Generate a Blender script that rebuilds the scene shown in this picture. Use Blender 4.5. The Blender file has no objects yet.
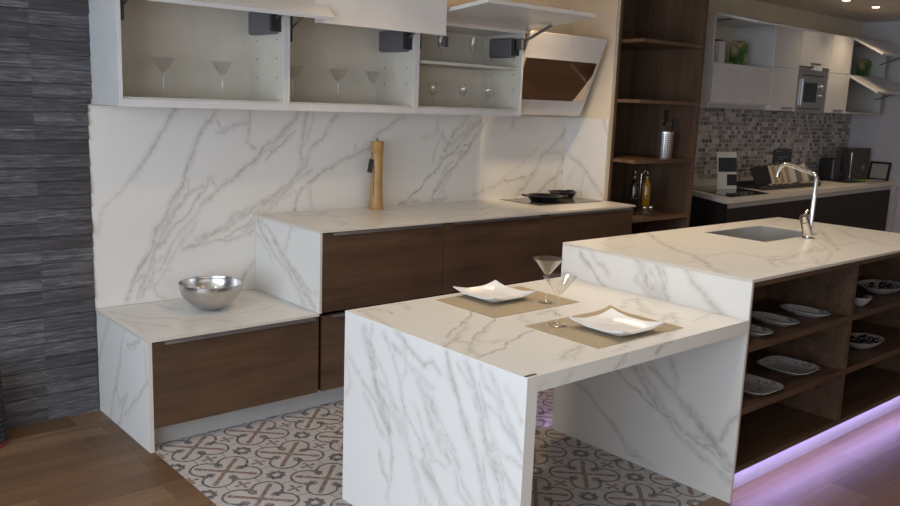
VEIN_DATA = """
BW 4 70 392 1442 351 1366 301 1309 270 1234 211 1169 172 1104
BW 3 40 172 1104 86 1023 21 952 -1 851
BW 4 70 596 1431 542 1358 489 1280 457 1174 425 1087 373 1001 331 925 280 860 268 772 208 700 157 588 126 523
BW 14 30 435 1096 351 943 290 849
BW 12 35 351 923 277 752 226 639 184 525
BW 3 55 455 1095 444 1017 381 932 329 827 277 752 265 655 203 523
BW 3 65 601 1041 559 1102 527 1033 474 966 421 900 349 845 298 770
BW 3 45 558 1012 494 925 410 841 347 766 305 650
BW 3 40 482 876 429 799 377 743 325 668
BW 4 75 1022 1374 939 1300 869 1249 801 1178 733 1128 656 1069 580 1021 515 964
BW 10 30 1010 1342 881 1228 801 1167
BW 3 60 1022 1300 939 1248 881 1187
BW 3 65 791 1435 779 1351 767 1280 812 1249
BW 4 60 605 1329 658 1340 724 1370 768 1381
BW 8 30 585 1417 626 1349 658 1334
BW 4 65 418 744 491 764 555 800 642 855 698 903 765 931
BW 12 30 491 774 620 846 777 920 939 996 1026 1035
BW 3 55 449 753 598 776 708 778 776 804 817 833
BW 3 60 1023 1067 939 1007 845 937 776 857 708 820 642 793
BW 3 55 1023 1003 916 944 834 874 753 816
BW 10 30 1011 1025 869 936 765 837
BW 4 70 817 652 775 613 729 554
BW 3 45 555 800 620 826 687 883
BW 3 50 226 639 272 534 321 508
BW 3 40 246 657 345 646
BW 6 30 324 638 263 575 204 562
BW 4 70 1075 1437 1025 1374 975 1311 905 1280
BW 5 50 1047 1336 990 1286 947 1254 905 1230
BW 14 30 1120 1426 1098 1311 1084 1222 1107 1131
BW 3 55 1127 1432 1105 1337 1084 1260 1092 1183
BW 3 50 1164 1426 1150 1350 1121 1273
BW 4 60 1309 1423 1263 1357 1211 1292 1143 1234 1114 1157 1077 1106 1019 1057 947 1008 905 959
BW 10 30 1121 1209 1092 1119 1005 1044 919 971
BW 3 55 1152 1130 1063 1068 990 1019 933 945
BW 3 50 1137 1059 1093 1015 1056 965 1042 907
BW 5 55 1049 1017 1064 964 1042 907
BW 3 40 1137 1053 1146 961 1169 893
BW 4 65 1781 1427 1695 1382 1611 1333 1578 1299
BW 4 70 1562 1258 1480 1218 1416 1194 1336 1169 1259 1128 1182 1084 1137 1059
BW 3 50 1447 1259 1424 1205 1352 1179
BW 5 75 2321 1270 2219 1240 2123 1182 2050 1110 1977 1054 1905 983 1834 936 1763 903
BW 10 40 2123 1190 2050 1117 1959 1040
BW 5 75 2322 1247 2241 1181 2166 1108 2092 1035 2037 963 2020 920
BW 12 35 2164 1152 2090 1065 2037 978
BW 4 60 2288 1433 2231 1373 2156 1314 2120 1256 2112 1212
BW 14 30 2311 1389 2215 1299 2140 1241
BW 4 50 2078 1328 2109 1285 2149 1263
BW 4 40 2037 1400 2050 1328 1930 1299
BW 3 40 2010 1155 2026 1227 2080 1299
BW 4 55 1771 910 1871 915 2021 898 2135 930
BW 4 70 2451 1421 2393 1345 2326 1270 2288 1217 2209 1203
BW 14 35 2420 1420 2340 1374 2244 1299
BW 4 60 2278 1418 2202 1344 2137 1270 2101 1219
BW 10 25 2242 1329 2168 1241
BW 4 45 2697 1424 2680 1365
BW 4 65 3218 1367 3150 1292 3059 1227 2980 1171 2938 1098 2885 1026 2821 964 2734 903
BW 3 55 3037 1203 3133 1205 3209 1181 3202 1131 3147 1052 3131 952
BW 6 60 2637 1026 2715 1016 2793 1037 2907 1055
BW 4 50 2659 1025 2552 989 2447 962 2365 935
BW 4 45 2805 1029 2865 995 2952 1073
BW 12 45 3220 1067 3124 1028 3032 972 2964 926
BW 3 30 3005 1300 2895 1204 2765 1110 2614 1035
BW 3 35 2927 1090 2840 1012 2779 917
BW 4 40 2010 913 2124 930 2103 976
RW 4 65 22 1211 103 1158 171 1122 228 1070 308 996 387 920
RW 3 40 117 1118 70 1023 9 950
RW 3 40 207 1068 191 1001 188 918
RW 8 30 341 1438 366 1384 380 1337
TF 22 45 1597 698 1637 625 1665 541 1705 462 1757 372
TF 3 75 1646 717 1636 670 1676 582 1653 530 1717 480 1755 424 1763 351
TF 3 60 1495 589 1550 533 1617 489 1681 454 1720 405 1758 357
TF 3 55 1801 739 1837 690 1845 620 1831 573
TF 3 75 1789 736 1882 687 1938 659 1979 678 2022 655
TF 3 50 1708 717 1769 659 1808 581 1835 486 1861 406 1888 327
TF 4 45 1766 465 1816 391 1876 337 1924 266 1951 166
TF 6 35 1822 512 1882 443 1941 375 2010 298 2046 205
TF 3 55 1763 344 1785 275 1777 195 1748 122 1769 91
TF 3 55 1700 283 1727 208 1753 186
TF 10 35 2058 732 2093 647 2137 566 2179 512
TF 4 65 2052 737 2072 668 2115 600 2149 529 2201 452 2234 383 2267 295
TF 3 50 1985 561 2021 487 2065 432 2118 381 2151 324 2213 272
TF 4 60 2146 728 2178 671 2220 604 2244 520 2276 439 2316 387 2338 323
TF 8 35 2206 679 2248 587 2282 493 2332 407 2355 330
TF 3 50 2258 719 2289 651 2320 584 2375 538 2411 501
TF 3 50 2221 592 2290 509 2329 445 2386 376 2405 351
TF 3 45 2272 503 2344 483 2413 476
TF 3 45 1942 361 1972 407 1996 365 1977 315 1954 336
TF 3 45 1902 507 1950 421 1996 351 2070 349
TF 4 50 1908 609 1964 554 2021 487 2056 415 2089 370
TF 3 40 1482 570 1512 483 1486 427
TF 5 35 2239 452 2253 377 2294 306
TF 3 40 2110 350 2134 289 2194 265
TF 4 40 1826 424 1887 341 1914 248 1984 179
TT 5 50 442 -1511 500 -1505 542 -1553 525 -1605
TT 3 50 597 -1478 655 -1492 614 -1590
TT 10 25 454 -1540 438 -1650 409 -1746
TT 5 60 803 -1739 687 -1829 622 -1865 550 -1910 485 -1955
TT 4 55 687 -1829 626 -1904 541 -1957 453 -2017 410 -2037
TT 12 30 728 -1796 605 -1909 493 -1977
TT 5 60 798 -1861 697 -1931 633 -1964 553 -2016 487 -2072 452 -2127
TT 4 50 481 -2002 504 -2034 487 -2088 431 -2128
TT 5 65 802 -2055 719 -2073 640 -2107 572 -2144 509 -2165 451 -2172 416 -2178
TT 3 45 547 -2046 577 -2082 637 -2088
TT 10 25 756 -1893 619 -1990 496 -2078 439 -2164
TT 4 45 932 -1863 872 -1928 874 -1969
TT 4 40 1280 -1497 1269 -1572
TT 4 60 990 -1909 1075 -1887 1038 -1964
TT 4 55 1338 -2027 1465 -1942 1526 -1951 1386 -2084 1368 -2149
TT 4 60 1342 -2206 1454 -2177 1352 -2260 1199 -2343 1053 -2411 939 -2450
TT 5 50 1315 -2213 1397 -2217 1425 -2259
TT 10 25 1495 -1989 1377 -2129 1378 -2180
TT 4 55 788 -2275 697 -2307 619 -2342
TT 4 40 808 -2269 656 -2366
TT 4 55 1352 -2260 1204 -2345 1029 -2434
TT 4 45 921 -2363 846 -2388
TT 3 40 1416 -2301 1588 -2263 1625 -2337
TE 8 35 854 736 830 717 805 704
TE 8 60 1108 753 1070 741 1034 717
TE 5 40 872 738 856 718
TE 4 40 603 724 558 694
TE 4 30 487 724 466 707
IL 5 60 1564 881 1599 842 1643 806 1686 763 1714 744
IL 3 50 1628 885 1654 852 1695 840 1737 798
IL 12 30 1573 863 1626 809
IL 3 45 1465 761 1549 763 1600 741
IL 22 35 1884 890 1909 847 1942 805 2002 758 2059 728
IL 3 60 1877 883 1930 850 1928 802 1972 775 2018 737
IL 3 55 1877 805 1901 785 1937 774 1989 743
IL 3 55 2002 892 2035 834 2021 773 2057 745 2080 715
IL 4 50 1920 884 1966 845 2000 781 2043 754
IL 4 70 2121 901 2152 850 2187 823 2220 801 2254 769 2282 745
IL 3 40 2207 810 2273 768 2324 745
IL 3 60 1591 269 1667 232 1731 186 1814 146 1867 91 1910 41 1994 31
IL 3 30 1815 138 1917 60 2013 29 2050 12
IL 5 60 1812 387 1891 346 1959 311 2025 277 2087 265 2150 232 2236 201 2319 171 2401 127
IL 14 40 1902 428 1982 349 2041 289
IL 4 60 1981 456 2065 403 2138 349 2224 316 2280 245 2366 172 2407 144
IL 4 55 2080 513 2123 420 2111 371 2190 335 2260 283
IL 20 45 2156 340 2227 287 2297 236 2364 187
IL 4 55 1939 430 2017 359 2077 285 2127 209 2206 175 2275 140 2357 111 2406 85
IL 4 65 2405 373 2380 322 2349 254 2315 213 2277 193
IL 3 50 2020 329 2113 266 2201 219 2283 217
IL 10 35 2313 227 2382 164 2414 147
IT 3 55 2007 -1521 2217 -1431 2330 -1418
IT 4 60 2231 -1479 2048 -1667 1929 -1835 1878 -1967 1761 -2100 1632 -2250
IT 3 30 1777 -1523 1689 -1704 1854 -1682
IT 4 50 2128 -1999 2116 -2100 2104 -2196 1962 -2308
IT 4 50 2075 -2230 2183 -2241 2412 -2211 2606 -2205
IT 8 30 2763 -2110 2531 -2276 2202 -2399 2039 -2398
IT 4 55 3239 -1879 2873 -2105 2620 -2270
IT 4 45 2344 -2280 2142 -2412
IT 4 50 3415 -1891 3184 -2069 3174 -2132 3066 -2272 3076 -2341
IT 3 40 2747 -1556 2971 -1464
IT 3 40 3235 -1593 3539 -1500
IT 3 40 1889 -1921 1882 -2021 2065 -2019
IT 8 25 2955 -2017 2776 -2179 2611 -2265
IT 4 50 1895 -1893 1879 -1959 1836 -2031 1782 -2092 1684 -2188 1639 -2264
IT 3 35 1649 -2061 1726 -2060 1794 -2076
IT 4 45 3590 -1643 3584 -1721
BL 3 55 176 476 126 396 53 302 15 229
BL 3 60 381 479 327 386 300 290 252 202 203 111 175 25
BL 3 55 389 196 344 123 299 49 253 -12
BL 3 60 633 310 539 226 442 153 360 83
BL 8 40 481 424 556 471 407 420 443 407
BL 10 25 321 310 249 171
BL 3 45 251 186 284 105 388 181
BL 3 50 607 442 618 347 622 307
BL 4 35 152 2 200 79
BT 3 50 203 6 250 -67 271 -171 305 -239
BT 3 50 19 -99 61 -210 111 -297 190 -336 244 -409
BT 3 40 40 -331 89 -414 136 -496
BT 3 35 17 -237 25 -373 14 -491
BT 3 40 628 -175 701 -253 752 -317
BT 3 45 441 -337 499 -431 602 -438 701 -410
BT 3 35 796 -75 835 -168 865 -221
BT 3 40 217 -445 340 -443 397 -533
BT 3 35 664 -477 713 -538
BT 8 20 633 -275 544 -342 481 -362
SP 4 55 23 880 78 819 147 761 227 707 357 649 433 585 494 532 519 505
SP 18 40 201 796 305 720 407 658 506 573 590 526
SP 3 60 147 842 253 764 357 702 481 633 542 580 602 513
SP 4 65 393 889 356 832 318 761
SP 3 50 65 872 174 833 253 771
SP 3 50 253 738 344 674 395 617 470 566 495 500
SP 3 35 22 798 119 744 201 662
SP 3 50 481 607 601 592 624 584
CT 3 50 1005 4 990 -157 1076 -197 1208 -89
CT 3 45 1125 -220 1172 -297 1249 -278 1372 -223
CT 8 30 1057 -399 1054 -498 994 -565
CT 3 40 1529 -176 1681 -120 1872 -74
CT 3 30 858 -40 836 -292
CT 3 30 1121 10 1139 -171 1121 -326
CT 3 50 1988 -247 2069 -394 2297 -268 2379 -57 2290 58
CT 3 45 1626 -593 1837 -498 1868 -612 2048 -492
CT 3 40 1432 -209 1459 -418 1674 -421
CT 3 40 2641 -653 2804 -657 3032 -615
CT 3 40 1925 14 1983 -129 2268 -10
TF 3 45 1597 691 1688 608 1751 521 1825 439 1875 367
TF 14 35 1908 595 1979 488 2046 397
TF 3 45 1963 575 2030 504 2085 439 2149 365
TF 16 40 2190 635 2234 530 2304 423
TF 3 50 1666 534 1727 521 1777 483 1802 432 1851 388 1899 324
TF 10 35 2277 699 2336 602 2393 519
TF 3 45 2109 705 2170 656 2228 620 2302 591 2357 545
TF 12 30 1605 462 1684 378 1784 305
TF 3 40 1888 327 1977 301 2033 250 2077 217
TF 14 30 1768 687 1862 639 1994 591
TF 3 40 2321 699 2367 650 2400 610
TF 18 35 1944 318 2033 250 2077 217
TF 3 45 2212 733 2243 676 2308 632
IL 3 45 1914 871 1957 796 2015 760
IL 3 45 1883 818 1932 756 1991 729 2040 713
IL 14 40 1976 882 2010 818 2050 756
IT 3 45 2166 -2180 2049 -2311 2170 -2332
IT 10 35 2166 -2180 2246 -2225 2627 -2158
IT 3 40 2844 -2090 2795 -2189 2990 -2194
IT 3 40 1873 -1513 2039 -1473 2078 -1558
BW 16 35 492 794 664 843 845 958 1011 1036
BW 14 35 268 753 350 904 434 1018 559 1072
BW 12 30 147 569 226 659 306 710
BW 14 30 2075 1168 2207 1240 2361 1375
BW 12 30 2066 947 2175 1092 2289 1210
"""
import bpy, bmesh, math, random
import numpy as np
from mathutils import Matrix, Vector
random.seed(7)
C = bpy.context.scene.collection
PI = math.pi

# ------------------------------------------------------------------ node maths
class E:
    """a socket with arithmetic, so patterns can be written as formulas"""
    def __init__(s, nt, sock): s.nt, s.s = nt, sock
    def _m(s, op, *a, clamp=False):
        n = s.nt.nodes.new('ShaderNodeMath'); n.operation = op; n.use_clamp = clamp
        for i, v in enumerate((s,)+a):
            if isinstance(v, E): s.nt.links.new(v.s, n.inputs[i])
            else: n.inputs[i].default_value = float(v)
        return E(s.nt, n.outputs[0])
    def __add__(s, o): return s._m('ADD', o)
    __radd__ = __add__
    def __mul__(s, o): return s._m('MULTIPLY', o)
    __rmul__ = __mul__
    def __sub__(s, o): return s._m('SUBTRACT', o)
    def __rsub__(s, o): return (s*-1)+o
    def __truediv__(s, o): return s._m('DIVIDE', o)
    def abs(s): return s._m('ABSOLUTE')
    def floor(s): return s._m('FLOOR')
    def fract(s): return s._m('FRACT')
    def sqrt(s): return s._m('SQRT')
    def pow(s, p): return s._m('POWER', p)
    def min(s, o): return s._m('MINIMUM', o)
    def max(s, o): return s._m('MAXIMUM', o)
    def lt(s, o): return s._m('LESS_THAN', o)
    def gt(s, o): return s._m('GREATER_THAN', o)
    def clamp(s): return s._m('MULTIPLY', 1.0, clamp=True)
    def step(s, edge, soft):            # 1 below edge, 0 above, soft border
        return ((s*-1 + edge)/soft + .5).clamp()

class Mat:
    def __init__(m, name, rough=.5, metal=0, spec=.5, color=(.8,.8,.8)):
        m.mat = bpy.data.materials.new(name); m.mat.use_nodes = True
        m.nt = m.mat.node_tree; m.b = m.nt.nodes['Principled BSDF']
        m.b.inputs['Roughness'].default_value = rough
        m.b.inputs['Metallic'].default_value = metal
        m.b.inputs['Specular IOR Level'].default_value = spec
        m.b.inputs['Base Color'].default_value = (*color, 1)
        m.mat.diffuse_color = (*color, 1)
    def coord(m, kind='Object'):
        n = m.nt.nodes.new('ShaderNodeTexCoord'); return n.outputs[kind]
    def world(m):
        return m.nt.nodes.new('ShaderNodeNewGeometry').outputs['Position']
    def xyz(m, vec):
        n = m.nt.nodes.new('ShaderNodeSeparateXYZ'); m.nt.links.new(vec, n.inputs[0])
        return [E(m.nt, o) for o in n.outputs]
    def comb(m, x, y, z):
        n = m.nt.nodes.new('ShaderNodeCombineXYZ')
        for i, v in enumerate((x, y, z)):
            if isinstance(v, E): m.nt.links.new(v.s, n.inputs[i])
            else: n.inputs[i].default_value = v
        return n.outputs[0]
    def noise(m, vec, scale, detail=3, rough=.55, dist=0):
        n = m.nt.nodes.new('ShaderNodeTexNoise'); m.nt.links.new(vec, n.inputs['Vector'])
        n.inputs['Scale'].default_value = scale; n.inputs['Detail'].default_value = detail
        n.inputs['Roughness'].default_value = rough; n.inputs['Distortion'].default_value = dist
        return E(m.nt, n.outputs['Fac'])
    def white(m, vec):
        n = m.nt.nodes.new('ShaderNodeTexWhiteNoise'); n.noise_dimensions = '3D'
        m.nt.links.new(vec, n.inputs['Vector']); return E(m.nt, n.outputs['Value'])
    def attr(m, name):
        n = m.nt.nodes.new('ShaderNodeAttribute'); n.attribute_name = name; return E(m.nt, n.outputs['Fac'])
    def ramp(m, fac, stops, interp='LINEAR'):
        n = m.nt.nodes.new('ShaderNodeValToRGB'); m.nt.links.new(fac.s, n.inputs[0])
        cr = n.color_ramp; cr.interpolation = interp
        while len(cr.elements) < len(stops): cr.elements.new(.5)
        for e, (p, c) in zip(cr.elements, stops): e.position = p; e.color = (*c, 1)
        return n.outputs[0]
    def mix(m, fac, a, b):
        n = m.nt.nodes.new('ShaderNodeMix'); n.data_type = 'RGBA'
        ins = (n.inputs['Factor'], n.inputs[6], n.inputs[7])
        for i, v in zip(ins, (fac, a, b)):
            if isinstance(v, E): m.nt.links.new(v.s, i)
            elif isinstance(v, tuple): i.default_value = (*v, 1)
            elif isinstance(v, (int, float)): i.default_value = v
            else: m.nt.links.new(v, i)
        return n.outputs[2]
    def col(m, sock): m.nt.links.new(sock, m.b.inputs['Base Color'])
    def rough(m, e): m.nt.links.new(e.s, m.b.inputs['Roughness'])
    def bump(m, e, strength=.3, dist=.002):
        n = m.nt.nodes.new('ShaderNodeBump'); n.inputs['Strength'].default_value = strength
        n.inputs['Distance'].default_value = dist
        m.nt.links.new(e.s, n.inputs['Height']); m.nt.links.new(n.outputs[0], m.b.inputs['Normal'])

M = {}
def plain(name, color, rough=.5, metal=0, spec=.5, wear=.04):
    """a plain finish with a very slight procedural variation"""
    m = Mat(name, rough, metal, spec, color)
    n = m.noise(m.coord(), 9, 3)
    d = tuple(c*(1-wear) for c in color); u = tuple(min(1, c*(1+wear)) for c in color)
    m.col(m.ramp(n, [(.3, d), (.7, u)])); M[name] = m.mat
    return m

plain('white_lacquer', (.60,.585,.575), .25)
plain('white_interior', (.52,.50,.46), .5)
plain('back_panel', (.60,.55,.46), .55)
plain('beige_paint', (.66,.56,.42), .8)
plain('ceiling_paint', (.78,.70,.58), .9)
plain('grey_paint', (.52,.49,.50), .85)
plain('shop_wall', (.60,.58,.56), .9)
plain('aluminium', (.55,.54,.52), .38, .9)
plain('kick_grey', (.40,.385,.36), .45)
plain('handle_grey', (.30,.28,.28), .35, .9)
plain('hinge_grey', (.115,.11,.12), .45)
plain('black_plastic', (.02,.02,.022), .35)
plain('black_enamel', (.008,.008,.009), .22)
plain('hob_glass', (.12,.11,.10), .05)
plain('black_hob', (.01,.01,.012), .06)
plain('porcelain', (.74,.73,.725), .22)
plain('placemat_tan', (.36,.29,.20), .85)
plain('off_white', (.62,.60,.55), .5)
plain('cream_board', (.62,.55,.42), .5)
plain('tan_shade', (.38,.27,.15), .5)
plain('grey_board', (.20,.18,.18), .5)
plain('dark_front', (.016,.012,.012), .6, spec=.3)
plain('steel_handle', (.35,.33,.32), .3, .9)
plain('lime', (.35,.55,.03), .6)
plain('picture', (.35,.32,.28), .5)
plain('display_dark', (.075,.062,.056), .4)
plain('frame_black', (.012,.009,.010), .4)
plain('dark_card', (.030,.038,.042), .35)
plain('glyph', (.30,.32,.33), .5)
plain('label_dark', (.045,.042,.040), .4)
plain('tag_dark', (.05,.048,.05), .6)
plain('mill_wood', (.40,.225,.075), .4, wear=.1)
plain('oil', (.22,.11,.005), .1)
plain('vinegar', (.012,.006,.006), .1)
plain('red_plastic', (.16,.02,.035), .5)
plain('carton_white', (.62,.62,.58), .6)
plain('carton_red', (.30,.03,.02), .6)
plain('washed_tag', (.62,.63,.60), .5)

def metal_brushed(name, color, rough, axis=2):
    m = Mat(name, rough, 1.0, .5, color)
    x, y, z = m.xyz(m.coord())
    v = m.comb(x*6, y*6, z*260) if axis == 2 else m.comb(x*260, y*6, z*6)
    n = m.noise(v, 1.0, 2)
    m.col(m.ramp(n, [(.3, tuple(c*.93 for c in color)), (.7, color)]))
    m.rough(n*.08 + (rough-.04)); M[name] = m.mat
metal_brushed('brushed_steel', (.60,.58,.56), .22)
metal_brushed('cup_steel', (.75,.72,.68), .42)
metal_brushed('sink_steel', (.58,.56,.53), .38)
metal_brushed('oven_steel', (.42,.41,.40), .33)
metal_brushed('chrome', (.78,.76,.74), .07)
metal_brushed('mirror_panel', (.62,.58,.54), .05)

def glass(name, tint, gloss=.75):
    """thin-walled clear glass: see-through with fresnel reflections"""
    m = bpy.data.materials.new(name); m.use_nodes = True; nt = m.node_tree
    nt.nodes.remove(nt.nodes['Principled BSDF']); out = nt.nodes['Material Output']
    tr = nt.nodes.new('ShaderNodeBsdfTransparent'); tr.inputs[0].default_value = (*tint, 1)
    gl = nt.nodes.new('ShaderNodeBsdfGlossy'); gl.inputs[0].default_value = (1,1,1,1); gl.inputs['Roughness'].default_value = .03
    lw = nt.nodes.new('ShaderNodeLayerWeight'); lw.inputs['Blend'].default_value = .5
    pw = nt.nodes.new('ShaderNodeMath'); pw.operation = 'POWER'; pw.inputs[1].default_value = 2.3; nt.links.new(lw.outputs['Facing'], pw.inputs[0])
    mp = nt.nodes.new('ShaderNodeMapRange'); mp.inputs['To Min'].default_value = .045; mp.inputs['To Max'].default_value = gloss
    nt.links.new(pw.outputs[0], mp.inputs['Value'])
    mx = nt.nodes.new('ShaderNodeMixShader'); nt.links.new(mp.outputs[0], mx.inputs[0])
    nt.links.new(tr.outputs[0], mx.inputs[1]); nt.links.new(gl.outputs[0], mx.inputs[2]); nt.links.new(mx.outputs[0], out.inputs[0])
    M[name] = m
glass('clear_glass', (.985,.985,.98)); glass('jar_glass', (.85,.85,.83))

def emit(name, color, strength):
    m = Mat(name, .5, 0, .5, color)
    m.b.inputs['Emission Color'].default_value = (*color, 1)
    m.b.inputs['Emission Strength'].default_value = strength
    M[name] = m.mat
emit('led_purple', (.50,.42,1.0), 30)
emit('lamp_warm', (1,.80,.52), 30)

# marble: big veins come as a mesh attribute, fine ones from noise
def marble(name, base, vein):
    m = Mat(name, .28, 0, .45, base)
    w = m.world()
    v = m.attr('vein'); cl = m.attr('cloud')
    brk = m.noise(w, 26, 5, .65)
    brk2 = m.noise(w, 7, 3, .6)
    k = ((brk-.30)*2.2).clamp()*.65+.35
    big = (v*k*((brk2-.25)*2.2).clamp()*1.05 + cl*((brk-.22)*2.2).clamp()*1.8)
    # faint filler veins: ridges of warped noise
    x, y, z = m.xyz(w)
    net = m.noise(m.comb(x*1.0+z*.55, y*1.0-z*.45, z*.6-x*.35), 9, 5, .6, 1.4)
    web = (((net-.5).abs()*-1+.035)*26).clamp()
    big = big + web*cl*.75
    r = m.noise(m.comb(x*1.0+z*.9, y*1.0-z*.8, z*.8-x*.5), 2.3, 6, .62, .9)
    ridge = ((r-.5).abs()*-1+.012)*70
    fine = ridge.clamp()*((m.noise(w, 3.1, 2)-.50)*3.0).clamp()*.22
    f = (big+fine).clamp()
    tone = m.mix(m.noise(w, 2.2, 4), tuple(c*.965 for c in base), base)
    m.col(m.mix(f*.62, tone, vein))
    m.rough(brk*.10+.20); M[name] = m.mat
marble('marble', (.715,.69,.65), (.235,.19,.155))
plain('slab_edge', (.58,.52,.45), .5)

def wood(name, dark, light, axis, scale=1.0, rough=.45, knots=True, bumpy=.15):
    m = Mat(name, rough, 0, .4, light)
    x, y, z = m.xyz(m.world())
    s = {0: (x*1.3, y*16, z*16), 1: (x*16, y*1.3, z*16), 2: (x*16, y*16, z*1.3)}[axis]
    v = m.comb(*s)
    g1 = m.noise(v, 1.0*scale, 6, .62, .6); g2 = m.noise(v, 5.0*scale, 3, .6)
    g3 = m.noise(m.world(), 3.0, 2)
    f = (g1*.75 + g2*.30 + g3*.25 - .15)
    m.col(m.ramp(f, [(.33, dark), (.52, tuple((a+b)/2 for a, b in zip(dark, light))), (.70, light)]))
    m.rough(g2*.12+rough-.05); m.bump(g1+g2*.5, bumpy, .001); M[name] = m.mat
wood('drawer_oak', (.048,.024,.012), (.108,.058,.029), 0, .9)
wood('shelf_oak', (.066,.037,.021), (.135,.078,.045), 2, .9)
wood('shelf_board_oak', (.075,.040,.022), (.19,.105,.06), 0, .9)
wood('island_oak', (.038,.019,.010), (.118,.062,.034), 0, .9)

# wood-look floor planks running along x
def planks(name):
    m = Mat(name, .34, 0, .45)
    x, y, z = m.xyz(m.world())
    W = .16; r = ((y+.005)/W); row = r.floor(); fy = r.fract()
    off = m.white(m.comb(row, 3.3, .5))
    L = .92; cx_ = x/L + off; colm = cx_.floor(); fx = cx_.fract()
    rnd = m.white(m.comb(row, colm, 7.1))
    v = m.comb(x*1.6 + rnd*9, y*22, rnd*5)
    g = m.noise(v, 1.0, 6, .62, .8); g2 = m.noise(v, 6.0, 3)
    f = g*.6+g2*.25+(rnd-.5)*.30+.08
    c = m.ramp(f, [(.25, (.098,.053,.027)), (.5, (.150,.084,.044)), (.75, (.215,.130,.074))])
    ey = fy.min(1-fy)*W; ex = fx.min(1-fx)*L
    gap = ey.min(ex).step(.0013, .0012)
    m.col(m.mix(gap*.6, c, (.25,.18,.12)))
    m.rough(g2*.18+.36); m.bump(g*.6-gap*1.0, .25, .001); M[name] = m.mat
planks('floor_planks')

# patterned cement tiles: crosses at the lattice points, stars at the cell centres
def cement(name):
    m = Mat(name, .50, 0, .3)
    x, y, z = m.xyz(m.world())
    P = .2975; px = (x-.157)/P; py = (y+.695)/P
    wob = m.noise(m.world(), 26, 2)-.5; wob2 = m.noise(m.world(), 33, 2)-.5
    px = px+wob*.02; py = py+wob2*.02
    u0 = ((px+.5).fract()-.5).abs(); v0 = ((py+.5).fract()-.5).abs()
    u = u0.max(v0); v = u0.min(v0)                # octant 0<=v<=u<=.5
    R2 = .70711
    d = (u+v)*R2; p = (u-v)*R2                    # along / across the diagonal
    def dist(a, b, ca, cb): 
        da = a-ca; db = b-cb; return (da*da+db*db).sqrt()
    # quatrefoil of four touching lobes centred on the diagonals
    lob = dist(u, v, .206, .206)
    wd = .0175 + (v*-1/.05+1).clamp()*.022
    ring = ((wd-(lob-.200).abs())/.010+.5).clamp()*(u.gt(.195))
    blob = dist(u, v, .228, .030).step(.034, .012)
    tail = dist(u, v, .175, .022).step(.020, .010)
    arc = (v-.215).abs().step(.007, .007)*u.gt(.40)
    # star round the cell centre
    su = (0.5-u); sv = (0.5-v)
    star = su.max(sv).min((su+sv)*R2)
    st_out = star.step(.105, .012); st_in = su.max(sv).step(.045, .012)
    starring = (st_out-st_in).clamp()
    # brown cross along the diagonals with knobs
    wob3 = m.noise(m.world(), 90, 1)*.02
    arm = p.abs().step(wob3+.020, .008)*(d.lt(.41))
    k1 = dist(d, p, .355, 0).step(.040, .012); k2 = dist(d, p, .21, 0).step(.032, .012)
    core = dist(u, v, 0, 0).step(.055, .012)
    tip = (p.abs()+(d-.41).abs()).step(.045, .012)
    cross = arm.max(k1).max(core).max(tip).max(k2)
    # small brown crosses at the edge midpoints
    hu = .5-u; qa = hu.max(v); qb = hu.min(v)
    small = qb.step(.019, .008)*qa.lt(.105)
    small = small.max((qb+(qa-.085).abs()).step(.034, .010)).max(qa.step(.026, .01))
    dark = ring.max(blob).max(tail).max(arc*.85).max(starring).clamp()
    brown = cross.max(small).clamp()
    worn = m.noise(m.world(), 60, 4, .7); worn2 = m.noise(m.world(), 14, 3)
    bg = m.mix(worn2, (.39,.36,.34), (.50,.465,.445))
    c = m.mix(brown*((worn-.2)*3).clamp()*.92, bg, (.165,.10,.075))
    c = m.mix(dark*((worn-.15)*2.4).clamp()*.92, c, (.050,.044,.052))
    # joints of the 30 cm tiles
    jx = ((px+.5).fract()-.5).abs(); jy = ((py+.5).fract()-.5).abs()
    jo = jx.min(jy)*P
    c = m.mix(jo.step(.0009, .001)*.35, c, (.25,.22,.21))
    m.col(c); m.rough(worn*.2+.38); M[name] = m.mat
cement('cement_tiles')

# dark split-face planks
def clad(name):
    m = Mat(name, .6, 0, .35)
    x, y, z = m.xyz(m.world())
    row = (z/.0615).floor(); cell = ((x+.25)/.6).floor()
    rnd = m.white(m.comb(row, cell, 2.0))
    v = m.comb(x*5+rnd*20, rnd*30, z*75)
    g = m.noise(v, 1.0, 7, .68, 1.2); g2 = m.noise(m.comb(x*16+rnd*9, rnd*8, z*200), 1.0, 4, .7)
    f = g*.65+g2*.35+(rnd-.5)*.12
    m.col(m.ramp(f, [(.30, (.030,.026,.028)), (.47, (.055,.049,.053)), (.58, (.105,.098,.103)), (.72, (.25,.24,.245))]))
    m.bump(g*.6+g2*.6, .7, .005); M[name] = m.mat
clad('slate_planks')

# small rectangular mosaic, staggered rows
def mosaic(name):
    m = Mat(name, .3, 0, .5)
    x, y, z = m.xyz(m.world())
    H = .037; W = .052; r = z/H; row = r.floor(); fz = r.fract()
    cx_ = x/W + m.white(m.comb(row, 1.0, 1.0)); colm = cx_.floor(); fx = cx_.fract()
    rnd = m.white(m.comb(colm, row, 3.0))
    c = m.ramp(rnd, [(0, (.10,.08,.075)), (.14, (.21,.18,.165)), (.40, (.31,.28,.26)), (.65, (.43,.40,.375)), (.85, (.56,.53,.50))], 'CONSTANT')
    g = (fx.min(1-fx)*W).min(fz.min(1-fz)*H).step(.0028, .002)
    m.col(m.mix(g, c, (.52,.49,.46))); m.bump(g*-1, .4, .002); M[name] = m.mat
mosaic('mosaic_tiles')

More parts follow.
